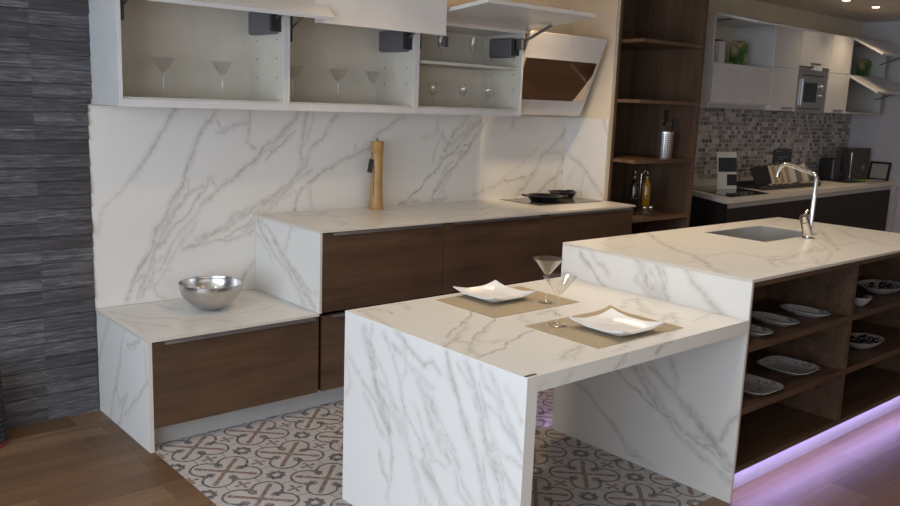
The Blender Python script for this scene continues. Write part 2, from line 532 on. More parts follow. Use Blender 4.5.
# porcelain with a grey flower print
def printed(name):
    m = Mat(name, .15, 0, .5)
    n = m.noise(m.coord(), 26, 3, .6, 1.5); n2 = m.noise(m.coord(), 9, 2)
    f = ((n-.54)*14).clamp()*((n2-.44)*8).clamp()
    m.col(m.mix(f*.8, (.36,.335,.32), (.08,.07,.075))); M[name] = m.mat
printed('printed_porcelain')

def weave(name):
    m = Mat(name, .85, 0, .2)
    x, y, z = m.xyz(m.coord())
    a = (x*900)._m('SINE'); b = (y*900)._m('SINE')
    n = m.noise(m.coord(), 60, 2)
    m.col(m.ramp(n*.5+(a*b)*.2+.25, [(.2, (.30,.245,.165)), (.8, (.44,.36,.25))])); M[name] = m.mat
weave('woven_mat')

def carton(name):
    m = Mat(name, .5, 0, .4)
    n = m.noise(m.coord(), 12, 2, .5, .6)
    m.col(m.ramp(n, [(.40, (.03,.10,.015)), (.50, (.09,.20,.03)), (.58, (.35,.28,.12)), (.66, (.45,.35,.22))])); M[name] = m.mat
carton('carton_green')

# ------------------------------------------------------------------ geometry
BASE = {}
def new(name, me):
    o = bpy.data.objects.new(name, me); C.objects.link(o); return o
def finish(o, bevel=0, smooth=False):
    if smooth:
        for p in o.data.polygons: p.use_smooth = True
        o.data.set_sharp_from_angle(angle=math.radians(48))
    if bevel:
        b = o.modifiers.new('bevel', 'BEVEL'); b.width = bevel; b.segments = 2
        b.limit_method = 'ANGLE'; b.angle_limit = math.radians(40)
def obj(name, bm, mat, parent=None, bevel=0, smooth=False, base=None, local=False):
    """world-space bmesh -> object; origin at base (or parent's base)"""
    b = Vector(base) if base is not None else (Vector(BASE[parent.name]) if parent else Vector((0,0,0)))
    if local: b = Vector((0,0,0))
    bmesh.ops.recalc_face_normals(bm, faces=bm.faces[:])
    if b.length: bmesh.ops.translate(bm, vec=-b, verts=bm.verts[:])
    me = bpy.data.meshes.new(name); bm.to_mesh(me); bm.free()
    for m in (mat if isinstance(mat, (list, tuple)) else [mat]): me.materials.append(M[m])
    o = new(name, me)
    if parent: o.parent = parent; BASE[o.name] = BASE[parent.name]
    else: o.location = b; BASE[o.name] = tuple(b)
    finish(o, bevel, smooth)
    return o
def thing(name, label, cat, loc=(0,0,0), group=None):
    o = new(name, None); o.empty_display_size = .05; o.location = loc; BASE[o.name] = tuple(loc)
    o['label'] = label; o['category'] = cat
    if group: o['group'] = group
    return o
def tag(o, label, cat, group=None):
    o['label'] = label; o['category'] = cat
    if group: o['group'] = group
    return o
def struct(name, bm, mat, **k):
    o = obj(name, bm, mat, **k); o['kind'] = 'structure'; return o
def copy_tree(o, parent=None):
    c = o.copy(); C.objects.link(c)
    if parent: c.parent = parent
    for ch in list(o.children): copy_tree(ch, c)
    return c

def bx(bm, x0, x1, y0, y1, z0, z1, rot=None, at=None):
    vs = [bm.verts.new((x, y, z)) for x in (x0, x1) for y in (y0, y1) for z in (z0, z1)]
    for f in ((0,1,3,2), (4,6,7,5), (0,4,5,1), (2,3,7,6), (0,2,6,4), (1,5,7,3)):
        bm.faces.new([vs[i] for i in f])
    if rot is not None: bmesh.ops.transform(bm, matrix=rot, verts=vs)
    if at is not None: bmesh.ops.translate(bm, vec=at, verts=vs)
    return vs
def B(*boxes):
    bm = bmesh.new()
    for b in boxes: bx(bm, *b)
    return bm
def lathe(bm, prof, seg=32, at=(0,0,0), sx=1, sy=1):
    rings = []
    for r, z in prof:
        if r < 1e-6: rings.append([bm.verts.new((at[0], at[1], at[2]+z))])
        else: rings.append([bm.verts.new((at[0]+r*sx*math.cos(2*PI*k/seg), at[1]+r*sy*math.sin(2*PI*k/seg), at[2]+z)) for k in range(seg)])
    for a, b in zip(rings, rings[1:]):
        for k in range(seg):
            k2 = (k+1) % seg
            if len(a) == 1 and len(b) == 1: continue
            if len(a) == 1: bm.faces.new((a[0], b[k], b[k2]))
            elif len(b) == 1: bm.faces.new((a[k], a[k2], b[0]))
            else: bm.faces.new((a[k], a[k2], b[k2], b[k]))
    return rings
def tube(bm, pts, rad, seg=12, cap=True):
    pts = [Vector(p) for p in pts]; n = len(pts)
    rads = rad if isinstance(rad, (list, tuple)) else [rad]*n
    rings = []; prev = None
    for i, p in enumerate(pts):
        t = (pts[min(i+1, n-1)]-pts[max(i-1, 0)]).normalized()
        if prev is None:
            a = t.orthogonal().normalized()
        else:
            a = (prev - t*prev.dot(t)).normalized()
        prev = a; b = t.cross(a)
        rings.append([bm.verts.new(p+(a*math.cos(2*PI*k/seg)+b*math.sin(2*PI*k/seg))*rads[i]) for k in range(seg)])
    for r0, r1 in zip(rings, rings[1:]):
        for k in range(seg):
            bm.faces.new((r0[k], r0[(k+1) % seg], r1[(k+1) % seg], r1[k]))
    if cap: bm.faces.new(rings[0]); bm.faces.new(rings[-1][::-1])
def prism(bm, poly, axis, a, b):
    """extrude a 2D polygon along axis from a to b"""
    def P(p, t): 
        q = list(p); q.insert(axis, t); return q
    r0 = [bm.verts.new(P(p, a)) for p in poly]; r1 = [bm.verts.new(P(p, b)) for p in poly]
    n = len(poly)
    bm.faces.new(r0); bm.faces.new(r1[::-1])
    for k in range(n): bm.faces.new((r0[k], r0[(k+1) % n], r1[(k+1) % n], r1[k]))
def shrink(pts, n=6):
    """smooth a polyline (Chaikin)"""
    pts = [Vector(p) for p in pts]
    for _ in range(n):
        q = [pts[0]]
        for a, b in zip(pts, pts[1:]): q += [a*.75+b*.25, a*.25+b*.75]
        pts = q+[pts[-1]]
    return pts

# ---- marble slabs whose faces carry the vein field
VEINS = {}
for ln in VEIN_DATA.strip().splitlines():
    t = ln.split(); VEINS.setdefault(t[0], []).append((float(t[1]), float(t[2])/100, np.array(list(map(float, t[3:]))).reshape(-1, 2)/1000))
def warp(p, amp, f, seed):
    r = np.random.RandomState(seed); o = np.zeros_like(p)
    for k in range(7):
        a = r.rand()*2*PI; fr = f*(1+k*.55); ph = r.rand(2)*6.28; d = p[:, 0]*math.cos(a)+p[:, 1]*math.sin(a)
        o[:, 0] += np.sin(d*fr*6.28+ph[0])/(1+k*.55); o[:, 1] += np.sin(d*fr*6.28+ph[1])/(1+k*.55)
    return p+o*amp
def field(key, uv):
    vein = np.zeros(len(uv)); cloud = np.zeros(len(uv))
    p = warp(uv, .0035, 7, 3)
    for w, s, pts in VEINS.get(key, []):
        w = w/1000*1.0; R = w*5+.01
        m = (p[:, 0] > pts[:, 0].min()-R) & (p[:, 0] < pts[:, 0].max()+R) & (p[:, 1] > pts[:, 1].min()-R) & (p[:, 1] < pts[:, 1].max()+R)
        q = p[m]
        if not len(q): continue
        d = np.full(len(q), 9.)
        for a, b in zip(pts[:-1], pts[1:]):
            ab = b-a; L = max((ab**2).sum(), 1e-9); t = np.clip(((q-a)@ab)/L, 0, 1)
            d = np.minimum(d, np.hypot(*(q-a-t[:, None]*ab).T))
        if w < .0048:
            vein[m] = np.maximum(vein[m], s*1.35*np.exp(-(d/w)**2))
            cloud[m] = np.maximum(cloud[m], s*.40*np.exp(-(d/(w*4.5))**2))
        else:
            cloud[m] = np.maximum(cloud[m], s*1.0*np.exp(-(d/w)**2))
            vein[m] = np.maximum(vein[m], s*.12*np.exp(-(d/w)**2))
    return vein, cloud
def slab(name, box, faces, parent=None, base=None, kind=None, holes=(), step=.0065, edge='marble'):
    """box with fine vein-carrying faces; faces = {'+z': 'TT', ...}"""
    x0, x1, y0, y1, z0, z1 = box
    lo = (x0, y0, z0); hi = (x1, y1, z1)
    V = []; F = []; MI = []; ve = []; cl = []; nv = 0
    for ax in range(3):
        for sg in (-1, 1):
            fk = ('+' if sg > 0 else '-')+'xyz'[ax]; key = faces.get(fk)
            ua, va = [a for a in range(3) if a != ax]
            def line(a):
                if not key: c = [lo[a], hi[a]]
                else:
                    k = max(1, round((hi[a]-lo[a])/step)); c = list(np.linspace(lo[a], hi[a], k+1))
                if holes and ax == 2:
                    for h in holes: c += [h[a*2], h[a*2+1]]
                return np.array(sorted(set(c)))
            U = line(ua); W = line(va)
            gu, gw = np.meshgrid(U, W, indexing='ij'); n = gu.size
            co = np.zeros((n, 3)); co[:, ua] = gu.ravel(); co[:, va] = gw.ravel(); co[:, ax] = hi[ax] if sg > 0 else lo[ax]
            V.append(co)
            if key:
                uv = np.stack([(-co[:, 1] if ax == 0 else co[:, 0]), (co[:, 2] if ax < 2 else co[:, 1])], 1)
                a, b = field(key, uv)
            else: a = b = np.zeros(n)
            ve.append(a); cl.append(b)
            nu, nw = len(U), len(W); idx = np.arange(n).reshape(nu, nw)+nv
            q = np.stack([idx[:-1, :-1], idx[1:, :-1], idx[1:, 1:], idx[:-1, 1:]], -1)
            cu = (U[:-1]+U[1:])/2; cw = (W[:-1]+W[1:])/2
            keep = np.ones((nu-1, nw-1), bool)
            if ax == 2:
                for h in holes:
                    keep &= ~((cu[:, None] > h[0]) & (cu[:, None] < h[1]) & (cw[None] > h[2]) & (cw[None] < h[3]))
            flip = (sg > 0) != (ax == 1)
            q = q[keep]
            if not flip: q = q[:, ::-1]
            F.append(q); MI.append(np.full(len(q), 0 if (key or edge == 'marble') else 1)); nv += n
    for h in holes:
        a, b, c, d = h
        ring = [(a, c), (b, c), (b, d), (a, d)]
        for k in range(4):
            p, q_ = ring[k], ring[(k+1) % 4]
            V.append(np.array([(*p, z0), (*q_, z0), (*q_, z1), (*p, z1)])); ve.append(np.zeros(4)); cl.append(np.zeros(4))
            F.append(np.array([[nv+3, nv+2, nv+1, nv]])); MI.append(np.array([0])); nv += 4
    V = np.concatenate(V); F = np.concatenate(F); MI = np.concatenate(MI)
    b = np.array(base if base is not None else (BASE[parent.name] if parent else (0, 0, 0)))
    me = bpy.data.meshes.new(name)
    me.vertices.add(len(V)); me.vertices.foreach_set('co', (V-b).ravel())
    me.loops.add(F.size); me.loops.foreach_set('vertex_index', F.ravel().astype(np.int32))
    me.polygons.add(len(F)); me.polygons.foreach_set('loop_start', np.arange(0, F.size, 4, dtype=np.int32))
    me.polygons.foreach_set('material_index', MI.astype(np.int32))
    for nm, arr in (('vein', ve), ('cloud', cl)):
        at = me.attributes.new(nm, 'FLOAT', 'POINT'); at.data.foreach_set('value', np.concatenate(arr).astype(np.float32))
    me.materials.append(M['marble']); me.materials.append(M['slab_edge'])
    me.update(); me.validate()
    o = new(name, me)
    if parent: o.parent = parent; BASE[o.name] = BASE[parent.name]
    else: o.location = b; BASE[o.name] = tuple(b)
    if kind: o['kind'] = kind
    return o
WARM = [(1,.73,.43), (1,.82,.60), (1,.93,.83)]
LAMPS = [(.9,-2.7,24,2), (1.9,-2.3,26,2), (1.0,-1.25,30,0), (2.4,-.75,58,0), (3.0,-1.9,36,1), (.5,-4.5,12,2), (2.5,-4.8,12,0), (5.2,-1.7,36,0), (-1.2,-1.6,16,2), (6.8,-1.9,24,0)]
AREAS = [('daylight_left', (-2.85,-3.2,1.33), (0,-PI/2,0), 1.9, 4.3, 140, (.72,.84,1.0)),
         ('warm_fill_front', (0.1,-7.85,1.33), (PI/2,0,0), 5.6, 1.9, 32, (1.0,.84,.68))]  # warm fill light added for unseen lamps behind the camera
EXPO = 0.12

# ================================================================== the setting
ZC = 2.47
# wood floor round the tiled field (tiles x 0..3.75, y -2.335..0)
struct('floor', B((-2.6,0,-7.6,.2,-.06,0), (0,7.7,-7.6,-2.335,-.06,0), (3.75,7.7,-2.335,.2,-.06,0)), 'floor_planks')
struct('floor_tiles', B((0,3.75,-2.335,.2,-.06,0)), 'cement_tiles')
struct('ceiling', B((-2.6,7.8,-7.6,.3,ZC,ZC+.1)), 'ceiling_paint')
struct('wall_back', B((-2.6,3.95,.0,.2,0,ZC)), 'beige_paint')
struct('wall_back_far', B((3.95,7.8,.0,.2,1.56,ZC)), 'beige_paint')
struct('wall_back_mosaic', B((3.95,7.64,.0,.2,0,1.56)), 'mosaic_tiles')
struct('wall_right', B((7.64,7.8,-7.6,0,0,ZC)), 'grey_paint')
# shop front: posts and beams with openings for the daylight and the warm fill
struct('wall_left', B((-2.8,-2.6,-7.6,-7.0,0,ZC), (-2.8,-2.6,-1.0,.2,0,ZC), (-2.8,-2.6,-7.0,-1.0,0,.35), (-2.8,-2.6,-7.0,-1.0,2.3,ZC)), 'shop_wall')
struct('wall_front', B((-2.8,-2.4,-7.8,-7.6,0,ZC), (3.4,7.8,-7.8,-7.6,0,ZC), (-2.4,3.4,-7.8,-7.6,0,.35), (-2.4,3.4,-7.8,-7.6,2.3,ZC)), 'shop_wall')
struct('window_1', B(*[(-2.74,-2.68,y-.03,y+.03,.35,2.3) for y in (-6.97,-5,-3,-1.03)]), 'aluminium')
struct('window_2', B(*[(x-.03,x+.03,-7.73,-7.67,.35,2.3) for x in (-2.37,-.5,1.5,3.37)]), 'aluminium')
# split-face dark planks on the left of the back wall
bm = bmesh.new(); rnd = random.Random(5)
for r in range(41):
    z0 = r*.0615; z1 = min(z0+.0578, ZC-.001)
    xr = -.020 if r < 24 else -.0015
    xs = [(-.25,xr), (-.85,-.25), (-1.45,-.85), (-2.05,-1.45), (-2.59,-2.05)]
    dpt = rnd.uniform(.016,.024); k = rnd.uniform(.005,.008)
    for a, b in xs:
        e = rnd.uniform(-.0035,.0) if b > -.1 and r < 24 else 0
        dq = dpt+rnd.uniform(-.0006,.0006)
        vs = bx(bm, a, b+e, -dq, 0, z0, z1)
        for v in vs:
            if v.co.y < -.001 and v.co.z > z1-.001: v.co.y += k
bx(bm, -2.59, -.0205, -.008, -.0005, 0, ZC-.001); bx(bm, -.0205, -.0015, -.006, -.0005, 1.452, ZC-.001)
struct('wall_back_planks', bm, 'slate_planks')
# return wall beside the bookcase
struct('wall_return', B((3.222,3.255,-.385,0,.0,ZC)), 'beige_paint')
# marble splashback
slab('wall_splashback', (-.0195,3.221,-.0095,-.0005,.4985,1.444), {'-y': 'BW'}, kind='structure')
slab('wall_return_splashback', (3.213,3.2215,-.383,-.0096,.901,1.444), {'-x': 'RW'}, kind='structure')

# ceiling downlights (two in the far aisle are in the picture)
def downlight(x, y, label, power, angle=124, warm=(1,.78,.50), blend=.9):
    t = thing('ceiling_downlight', label, 'ceiling light', (x, y, ZC), 'recessed ceiling downlights')
    bm = bmesh.new(); lathe(bm, [(.030,-.004), (.044,-.006), (.046,-.001), (.030,-.001), (.030,-.004)], 24, (x, y, ZC)); obj('trim_ring', bm, 'aluminium', t, smooth=True)
    bm = bmesh.new(); lathe(bm, [(0,-.002), (.029,-.002), (.029,-.0008), (0,-.0008)], 24, (x, y, ZC)); obj('bulb', bm, 'lamp_warm', t)
    l = bpy.data.lights.new('downlight', 'SPOT'); l.energy = power; l.color = warm; l.spot_size = math.radians(angle)
    l.spot_blend = blend; l.shadow_soft_size = .07
    o = new('downlight_beam', l); o.location = (x, y, ZC-.03)
    return t

# ================================================================== low bench on the left
HB = .4973; D = .6465; XS = .8141; HC = .90
t = thing('bench_worktop', 'low white marble worktop on the left with a marble side panel to the floor', 'worktop', (0,0,0))
slab('side_panel', (-.018,0,-D,-.019,0,HB-.0125), {'-x': 'BL'}, t, edge='slab')
slab('top', (-.0185,XS-.001,-D-.001,-.0098,HB-.0122,HB), {'+z': 'BT'}, t, edge='slab')
t = thing('worktop', 'long white marble worktop behind the dining table, with a stepped marble end', 'worktop', (XS,0,0))
slab('end_panel', (XS,XS+.0125,-D,-.0098,HB+.0005,HC-.0123), {'-x': 'SP'}, t, edge='slab')
slab('top', (XS-.001,3.212,-D-.001,-.0098,HC-.012,HC), {'+z': 'CT'}, t, edge='slab')
bx_ = B((3.2125,3.222,-D-.001,-.386,HC-.012,HC)); obj('top_end_strip', bx_, 'slab_edge', t)

def drawer_unit(x0, x1, rows, label, group='oak drawer units under the back worktop'):
    t = thing('drawer_cabinet', label, 'cabinet', ((x0+x1)/2, -D/2, .104), group)
    zt = rows[-1][1]
    body = B((x0+.003,x0+.019,-D+.022,-.02,.104,zt+.002), (x1-.019,x1-.003,-D+.022,-.02,.104,zt+.002), (x0+.019,x1-.019,-.03,-.02,.104,zt+.002),
             (x0+.019,x1-.019,-D+.022,-.03,.104,.120))
    obj('body', body, 'dark_front', t)
    for z0, z1 in rows:
        f = obj('drawer', B((x0+.0015,x1-.0015,-D,-D+.02,z0,z1)), 'drawer_oak', t, bevel=.0008)
        h = obj('handle', B((x0+.05,x1-.025,-D-.014,-D+.019,z1+.0005,z1+.003), (x0+.05,x1-.025,-D-.014,-D-.011,z1-.009,z1+.0005)), 'handle_grey', f)
    return t
drawer_unit(.001, .812, [(.105,.4795)], 'low oak drawer unit under the bench worktop with the steel bowl')
drawer_unit(.8285, 1.581, [(.105,.482), (.500,.8825)], 'tall oak drawer unit beside the step, below the wooden pepper mill')
drawer_unit(1.583, 2.341, [(.105,.482), (.500,.8825)], 'oak drawer unit in the middle of the back run, behind the martini glasses')
drawer_unit(2.343, 3.20, [(.105,.482), (.500,.8825)], 'oak drawer unit under the hob, next to the tall bookcase')
tag(obj('plinth', B((.002,3.20,-.565,-.549,0,.1025)), 'kick_grey', base=(1.6,-D,0)), 'long pale grey kickboard under the oak drawer units', 'kickboard')

# ================================================================== wall cabinets
YF = -.3557; ZB = 1.450; ZT = 1.95
wall_labels = ['white wall cabinet at the left end with its door folded up over it',
               'middle white wall cabinet with its lift-up door raised straight up',
               'right-hand white wall cabinet with an inner shelf and a door flapped open']
units = [(0.0,.8005), (.8015,1.594), (1.595,2.408)]
def arm_bar(pts, r=.006): 
    bm = bmesh.new(); tube(bm, pts, r, 8); return bm
for i, (x0, x1) in enumerate(units):
    t = thing('wall_cabinet', wall_labels[i], 'cabinet', ((x0+x1)/2, -.003, ZB), 'white wall cabinets over the marble worktops')
    s = .0165
    body = B((x0,x0+s,YF,-.003,ZB,ZT), (x1-s,x1,YF,-.003,ZB,ZT), (x0+s,x1-s,YF,-.003,ZB,ZB+.018), (x0+s,x1-s,YF,-.003,ZT-s,ZT),
             (x0+s,x1-s,YF,YF+.012,ZB+.018,ZB+.032))
    obj('body', body, 'white_lacquer', t, bevel=.0006)
    obj('bottom_board', B((x0+s,x1-s,YF+.012,-.012,ZB+.018,ZB+.041)), 'white_interior', t)
    obj('back_panel', B((x0+s,x1-s,-.012,-.003,ZB+.018,ZT-s)), 'back_panel', t)
    # shelf-pin holes on the right side
    for yy in (-.29,-.09):
        for k in range(3): obj('pin_hole', B((x1-s-.0016, x1-s-.0010, yy-.004, yy+.004, 1.60+k*.09, 1.608+k*.09)), 'hinge_grey', t)
    obj('side_shade_sheet', B((x0+s+.0001,x0+s+.0009,YF+.013,-.0125,ZB+.0415,ZT-s-.001)), 'back_panel', t)  # thin sheets added on the inner sides, their darker colour stands for shade
    obj('side_shade_sheet', B((x1-s-.0009,x1-s-.0001,YF+.013,-.0125,ZB+.0415,ZT-s-.001)), 'back_panel', t)
    # lift mechanism
    zb = (1.808,1.777,1.795)[i]
    bm = B((x1-s-.050,x1-s-.0018,-.315,-.085 if i < 2 else -.115,zb+.0,zb+.115))
    obj('lift_mechanism', bm, 'hinge_grey', t, bevel=.012)
    obj('lift_mechanism_cap', B((x1-s-.054,x1-s-.0018,-.335,-.3155,zb+.01,zb+.105)), 'black_plastic', t, bevel=.003)
    obj('hinge_bracket', B((x0+s+.0018,x0+s+.02,-.345,-.26,zb+.0,zb+.12)), 'black_plastic', t, bevel=.003)
    dx0, dx1 = x0+.002, x1-.002
    if i == 0:
        a = Vector((0,-.699,1.876)); d = Vector((0,.405,.295)).normalized(); n = Vector((0,-d.z,d.y))*-1
        L = .50
        p = [a, a+d*L, a+d*L+Vector((0,d.z,-d.y))*.019, a+Vector((0,d.z,-d.y))*.019]
        bm = bmesh.new(); prism(bm, [(q.y, q.z) for q in p], 0, dx0, dx1+.05)
        obj('door', bm, 'white_lacquer', t, bevel=.001)
        obj('lift_arm', arm_bar([(x1-s-.03,-.325,zb+.07), (x1-s-.03,-.42,zb+.10), (x1-s-.03,-.50,2.0)]), 'steel_handle', t)
        obj('lift_arm', arm_bar([(x0+s+.03,-.325,zb+.07), (x0+s+.03,-.42,zb+.10), (x0+s+.03,-.50,2.0)]), 'steel_handle', t)
    elif i == 1:
        obj('door', B((dx0,dx1-.022,-.619,-.600,1.852,2.352)), 'white_lacquer', t, bevel=.001)
        for xx in (x1-s-.03, x0+s+.03):
            obj('lift_arm', arm_bar([(xx,-.325,zb+.07), (xx,-.45,zb+.12), (xx,-.598,1.99)]), 'steel_handle', t)
    else:
        bm = bmesh.new(); prism(bm, [(-.360,1.953), (-.895,2.003), (-.895,2.022), (-.360,1.972)], 0, dx0, dx1)
        obj('door', bm, 'white_lacquer', t, bevel=.001)
        obj('lift_arm', arm_bar([(x1-s-.03,-.325,zb+.09), (x1-s-.02,-.42,1.90), (x1-s-.02,-.60,1.972)], .009), 'steel_handle', t)
        obj('arm_cap', B((x1-s-.045,x1-s-.008,-.40,-.345,1.84,1.905)), 'handle_grey', t, bevel=.008)
        obj('shelf', B((x0+s+.0012,x1-s-.0012,-.335,-.0125,1.722,1.738)), 'white_interior', t, bevel=.0008)
        obj('socket', B((2.02,2.10,-.016,-.0122,1.845,1.905)), 'handle_grey', t, bevel=.002)

# ================================================================== glassware
def martini_bm():
    bm = bmesh.new()
    lathe(bm, [(0,0), (.036,0), (.037,.001), (.020,.004), (.006,.009), (.0038,.016), (.0036,.095), (.0042,.108), (.012,.116), (.0595,.176), (.060,.1775), (.0585,.177), (.011,.118), (0,.114)], 40)
    return bm
def wine_bm():
    bm = bmesh.new()
    lathe(bm, [(0,0), (.030,0), (.031,.001), (.012,.005), (.004,.012), (.0035,.055), (.010,.064), (.027,.080), (.034,.100), (.032,.120), (.027,.137), (.026,.137), (.0305,.120), (.0325,.100), (.026,.082), (.009,.066), (0,.064)], 32)
    return bm
def flute_bm():
    bm = bmesh.new()
    lathe(bm, [(0,0), (.028,0), (.029,.001), (.010,.005), (.0035,.012), (.0035,.060), (.010,.072), (.021,.105), (.0225,.16), (.0215,.16), (.020,.106), (.009,.075), (0,.072)], 32)
    return bm
def glassware(name, bm, label, cat, group, loc):
    o = obj(name, bm, 'clear_glass', local=True, smooth=True); o.location = loc; tag(o, label, cat, group); return o
def glass_copy(src, loc, label):
    c = src.copy(); C.objects.link(c); c.location = loc; c['label'] = label; return c
TT = .7457
g0 = glassware('martini_glass', martini_bm(), 'martini glass standing at the corner of the placemat farther from the camera', 'glass', 'martini glasses', (1.150,-1.79,TT+.0026))
glass_copy(g0, (.920,-2.058,TT+.0026), 'martini glass standing on the placemat nearest the camera, left of the plate')
zc1 = ZB+.0412
for x, lb in ((.256,'clear martini glass at the left in the left wall cabinet'), (.542,'clear martini glass at the right in the left wall cabinet')):
    c = glass_copy(g0, (x,-.2,zc1), lb); c['group'] = 'martini glasses in the wall cabinets'
for x, lb in ((.925,'leftmost of the three martini glasses in the middle wall cabinet'), (1.193,'centre martini glass of three in the middle wall cabinet'), (1.418,'rightmost of the three martini glasses in the middle wall cabinet')):
    c = glass_copy(g0, (x,-.2,zc1), lb); c['group'] = 'martini glasses in the wall cabinets'
w0 = glassware('wine_glass', wine_bm(), 'leftmost round wine glass on the bottom of the right wall cabinet', 'glass', 'round wine glasses in the right wall cabinet', (1.84,-.2,zc1))
glass_copy(w0, (2.07,-.2,zc1), 'middle round wine glass on the bottom of the right wall cabinet')
glass_copy(w0, (2.273,-.2,zc1), 'rightmost round wine glass on the bottom of the right wall cabinet')
f0 = glassware('champagne_flute', flute_bm(), 'left champagne flute on the inner shelf of the right wall cabinet', 'glass', 'champagne flutes on the inner shelf', (1.885,-.2,1.7385))
glass_copy(f0, (2.135,-.2,1.7385), 'right champagne flute on the inner shelf of the right wall cabinet')

# ================================================================== hood
t = thing('cooker_hood', 'white slanted glass cooker hood with a mirror panel, right of the wall cabinets', 'cooker hood', (2.8,-.02,1.46))
by, bz, ty, tz = -.195, 1.459, -.388, 1.954
d = Vector((0,ty-by,tz-bz)).normalized(); n = Vector((0,-d.z,d.y)) # outwards (towards the room, downwards)
def on(x, s, o): 
    p = Vector((0,by,bz))+d*s+n*o; return (x, p.y, p.z)
Ls = math.hypot(ty-by, tz-bz)
def panel_bm(x0, x1, s0, s1, o0, o1, r=.02):
    bm = bmesh.new(); ring = []
    for cx_, cs, a0 in ((x1-r,s0+r,-90), (x1-r,s1-r,0), (x0+r,s1-r,90), (x0+r,s0+r,180)):
        for k in range(6):
            a = math.radians(a0+k*18); ring.append((cx_+r*math.cos(a), cs+r*math.sin(a)))
    f = [bm.verts.new(on(x, s, o1)) for x, s in ring]; b = [bm.verts.new(on(x, s, o0)) for x, s in ring]
    bm.faces.new(f); bm.faces.new(b[::-1]); m = len(ring)
    for k in range(m): bm.faces.new((f[k], b[k], b[(k+1) % m], f[(k+1) % m]))
    return bm
obj('glass_panel', panel_bm(2.432,3.14,0,Ls,-.012,0), 'white_lacquer', t)
obj('mirror_panel', panel_bm(2.45,3.105,.105,.372,.0008,.010,.004), 'mirror_panel', t)
bm = bmesh.new(); prism(bm, [(-.0012,1.50), (-.165,1.50), (-.33,1.92), (-.33,1.95), (-.0012,1.95)], 0, 2.50, 3.07); obj('body', bm, 'aluminium', t)

# ================================================================== things on the back worktops
bm = bmesh.new()
pr = [(0,0), (.032,0)]
for k in range(1, 15):
    a = k/14; zz = .128*a; pr.append((.148*math.sqrt(max(0, 1-(1-a)**2*.953)), zz))
pr += [(.1505,.129), (.1505,.131), (.1465,.131)]
for k in range(14, 0, -1):
    a = k/14; pr.append((.148*math.sqrt(max(0, 1-(1-a)**2*.953))-.0025, .128*a+.0015))
pr.append((0,.006))
lathe(bm, pr, 64, (.432,-.285,HB+.0005))
tag(obj('mixing_bowl', bm, 'brushed_steel', base=(.432,-.285,HB+.0005), smooth=True), 'round polished steel bowl on the low marble bench', 'bowl')

t = thing('pepper_mill', 'tall wooden pepper mill with dark lettering and a hanging tag', 'pepper mill', (1.523,-.105,HC+.0005))
bm = bmesh.new(); b0 = BASE[t.name]
lathe(bm, [(0,0), (.041,0), (.042,.004), (.0405,.03), (.036,.10), (.034,.18), (.0335,.25), (.035,.315), (.0355,.322), (0,.322)], 40, b0); obj('body', bm, 'mill_wood', t, smooth=True)
bm = bmesh.new(); lathe(bm, [(0,.3225), (.034,.3225), (.036,.328), (.0385,.375), (.0395,.383), (.037,.386), (0,.386)], 40, b0); obj('head', bm, 'mill_wood', t, smooth=True)
bm = bmesh.new(); lathe(bm, [(0,.3865), (.004,.3865), (.004,.395), (.007,.398), (.005,.404), (0,.405)], 16, b0); obj('knob', bm, 'steel_handle', t, smooth=True)
bm = bmesh.new(); ang = math.radians(-150)
for k in range(13):      # column of small dark letters (too small to read)
    z = .075+k*.0145; rr = .0345+.004*max(0, (.13-z)/.1)
    for dz, w_ in ((0,.005), (.004,.003), (.008,.005)) if k % 2 else ((0,.0045), (.0055,.0045)):
        p = Vector((math.cos(ang)*(rr+.0008), math.sin(ang)*(rr+.0008), z+dz))
        bx(bm, -.0012,.0012,-w_,w_,-.0015,.0015, rot=Matrix.Rotation(ang, 4, 'Z'), at=Vector(b0)+p)
obj('lettering', bm, 'tag_dark', t)
bm = bmesh.new(); bx(bm, -.001,.001,-.021,.021,-.038,.038, rot=Matrix.Rotation(math.radians(10), 4, 'Y') @ Matrix.Rotation(math.radians(-75), 4, 'Z'), at=Vector(b0)+Vector((-.056,-.020,.250)))
tg = obj('tag', bm, 'tag_dark', t)
bm = bmesh.new(); tube(bm, [Vector(b0)+Vector(p) for p in ((-.037,-.004,.326), (-.044,-.010,.305), (-.050,-.015,.292))], .001, 6); obj('string', bm, 'tag_dark', tg)

tag(obj('hob', B((2.56,3.165,-.41,-.055,HC+.0005,HC+.0045)), 'hob_glass', base=(2.86,-.23,HC+.0005), bevel=.0015), 'thin glass hob set on the marble worktop under the cooker hood', 'hob')
def pan(x, y, R, h, label, az):
    z = HC+.005; t = thing('pan', label, 'pan', (x, y, z), 'black pans on the hob')
    bm = bmesh.new(); lathe(bm, [(0,0), (R*.68,0), (R*.74,.003), (R*.97,h-.004), (R*1.03,h), (R*.99,h+.001), (R*.93,h-.003), (R*.68,.008), (0,.006)], 48, (x,y,z)); obj('body', bm, 'black_enamel', t, smooth=True)
    for s in (0, PI):
        bm = bmesh.new(); a = az+s; c, q = math.cos(a), math.sin(a)
        tube(bm, shrink([(x+c*R*.98-q*.03, y+q*R*.98+c*.03, z+h-.006), (x+c*(R+.03)-q*.025, y+q*(R+.03)+c*.025, z+h-.001), (x+c*(R+.03)+q*.025, y+q*(R+.03)-c*.025, z+h-.001), (x+c*R*.98+q*.03, y+q*R*.98-c*.03, z+h-.006)], 2), .005, 8)
        obj('handle', bm, 'black_enamel', t, smooth=True)
pan(2.735,-.285,.118,.042,'larger black pan at the front left of the hob',2.5)
pan(3.055,-.155,.098,.040,'smaller black pan at the back right of the hob, by the return wall',.25)

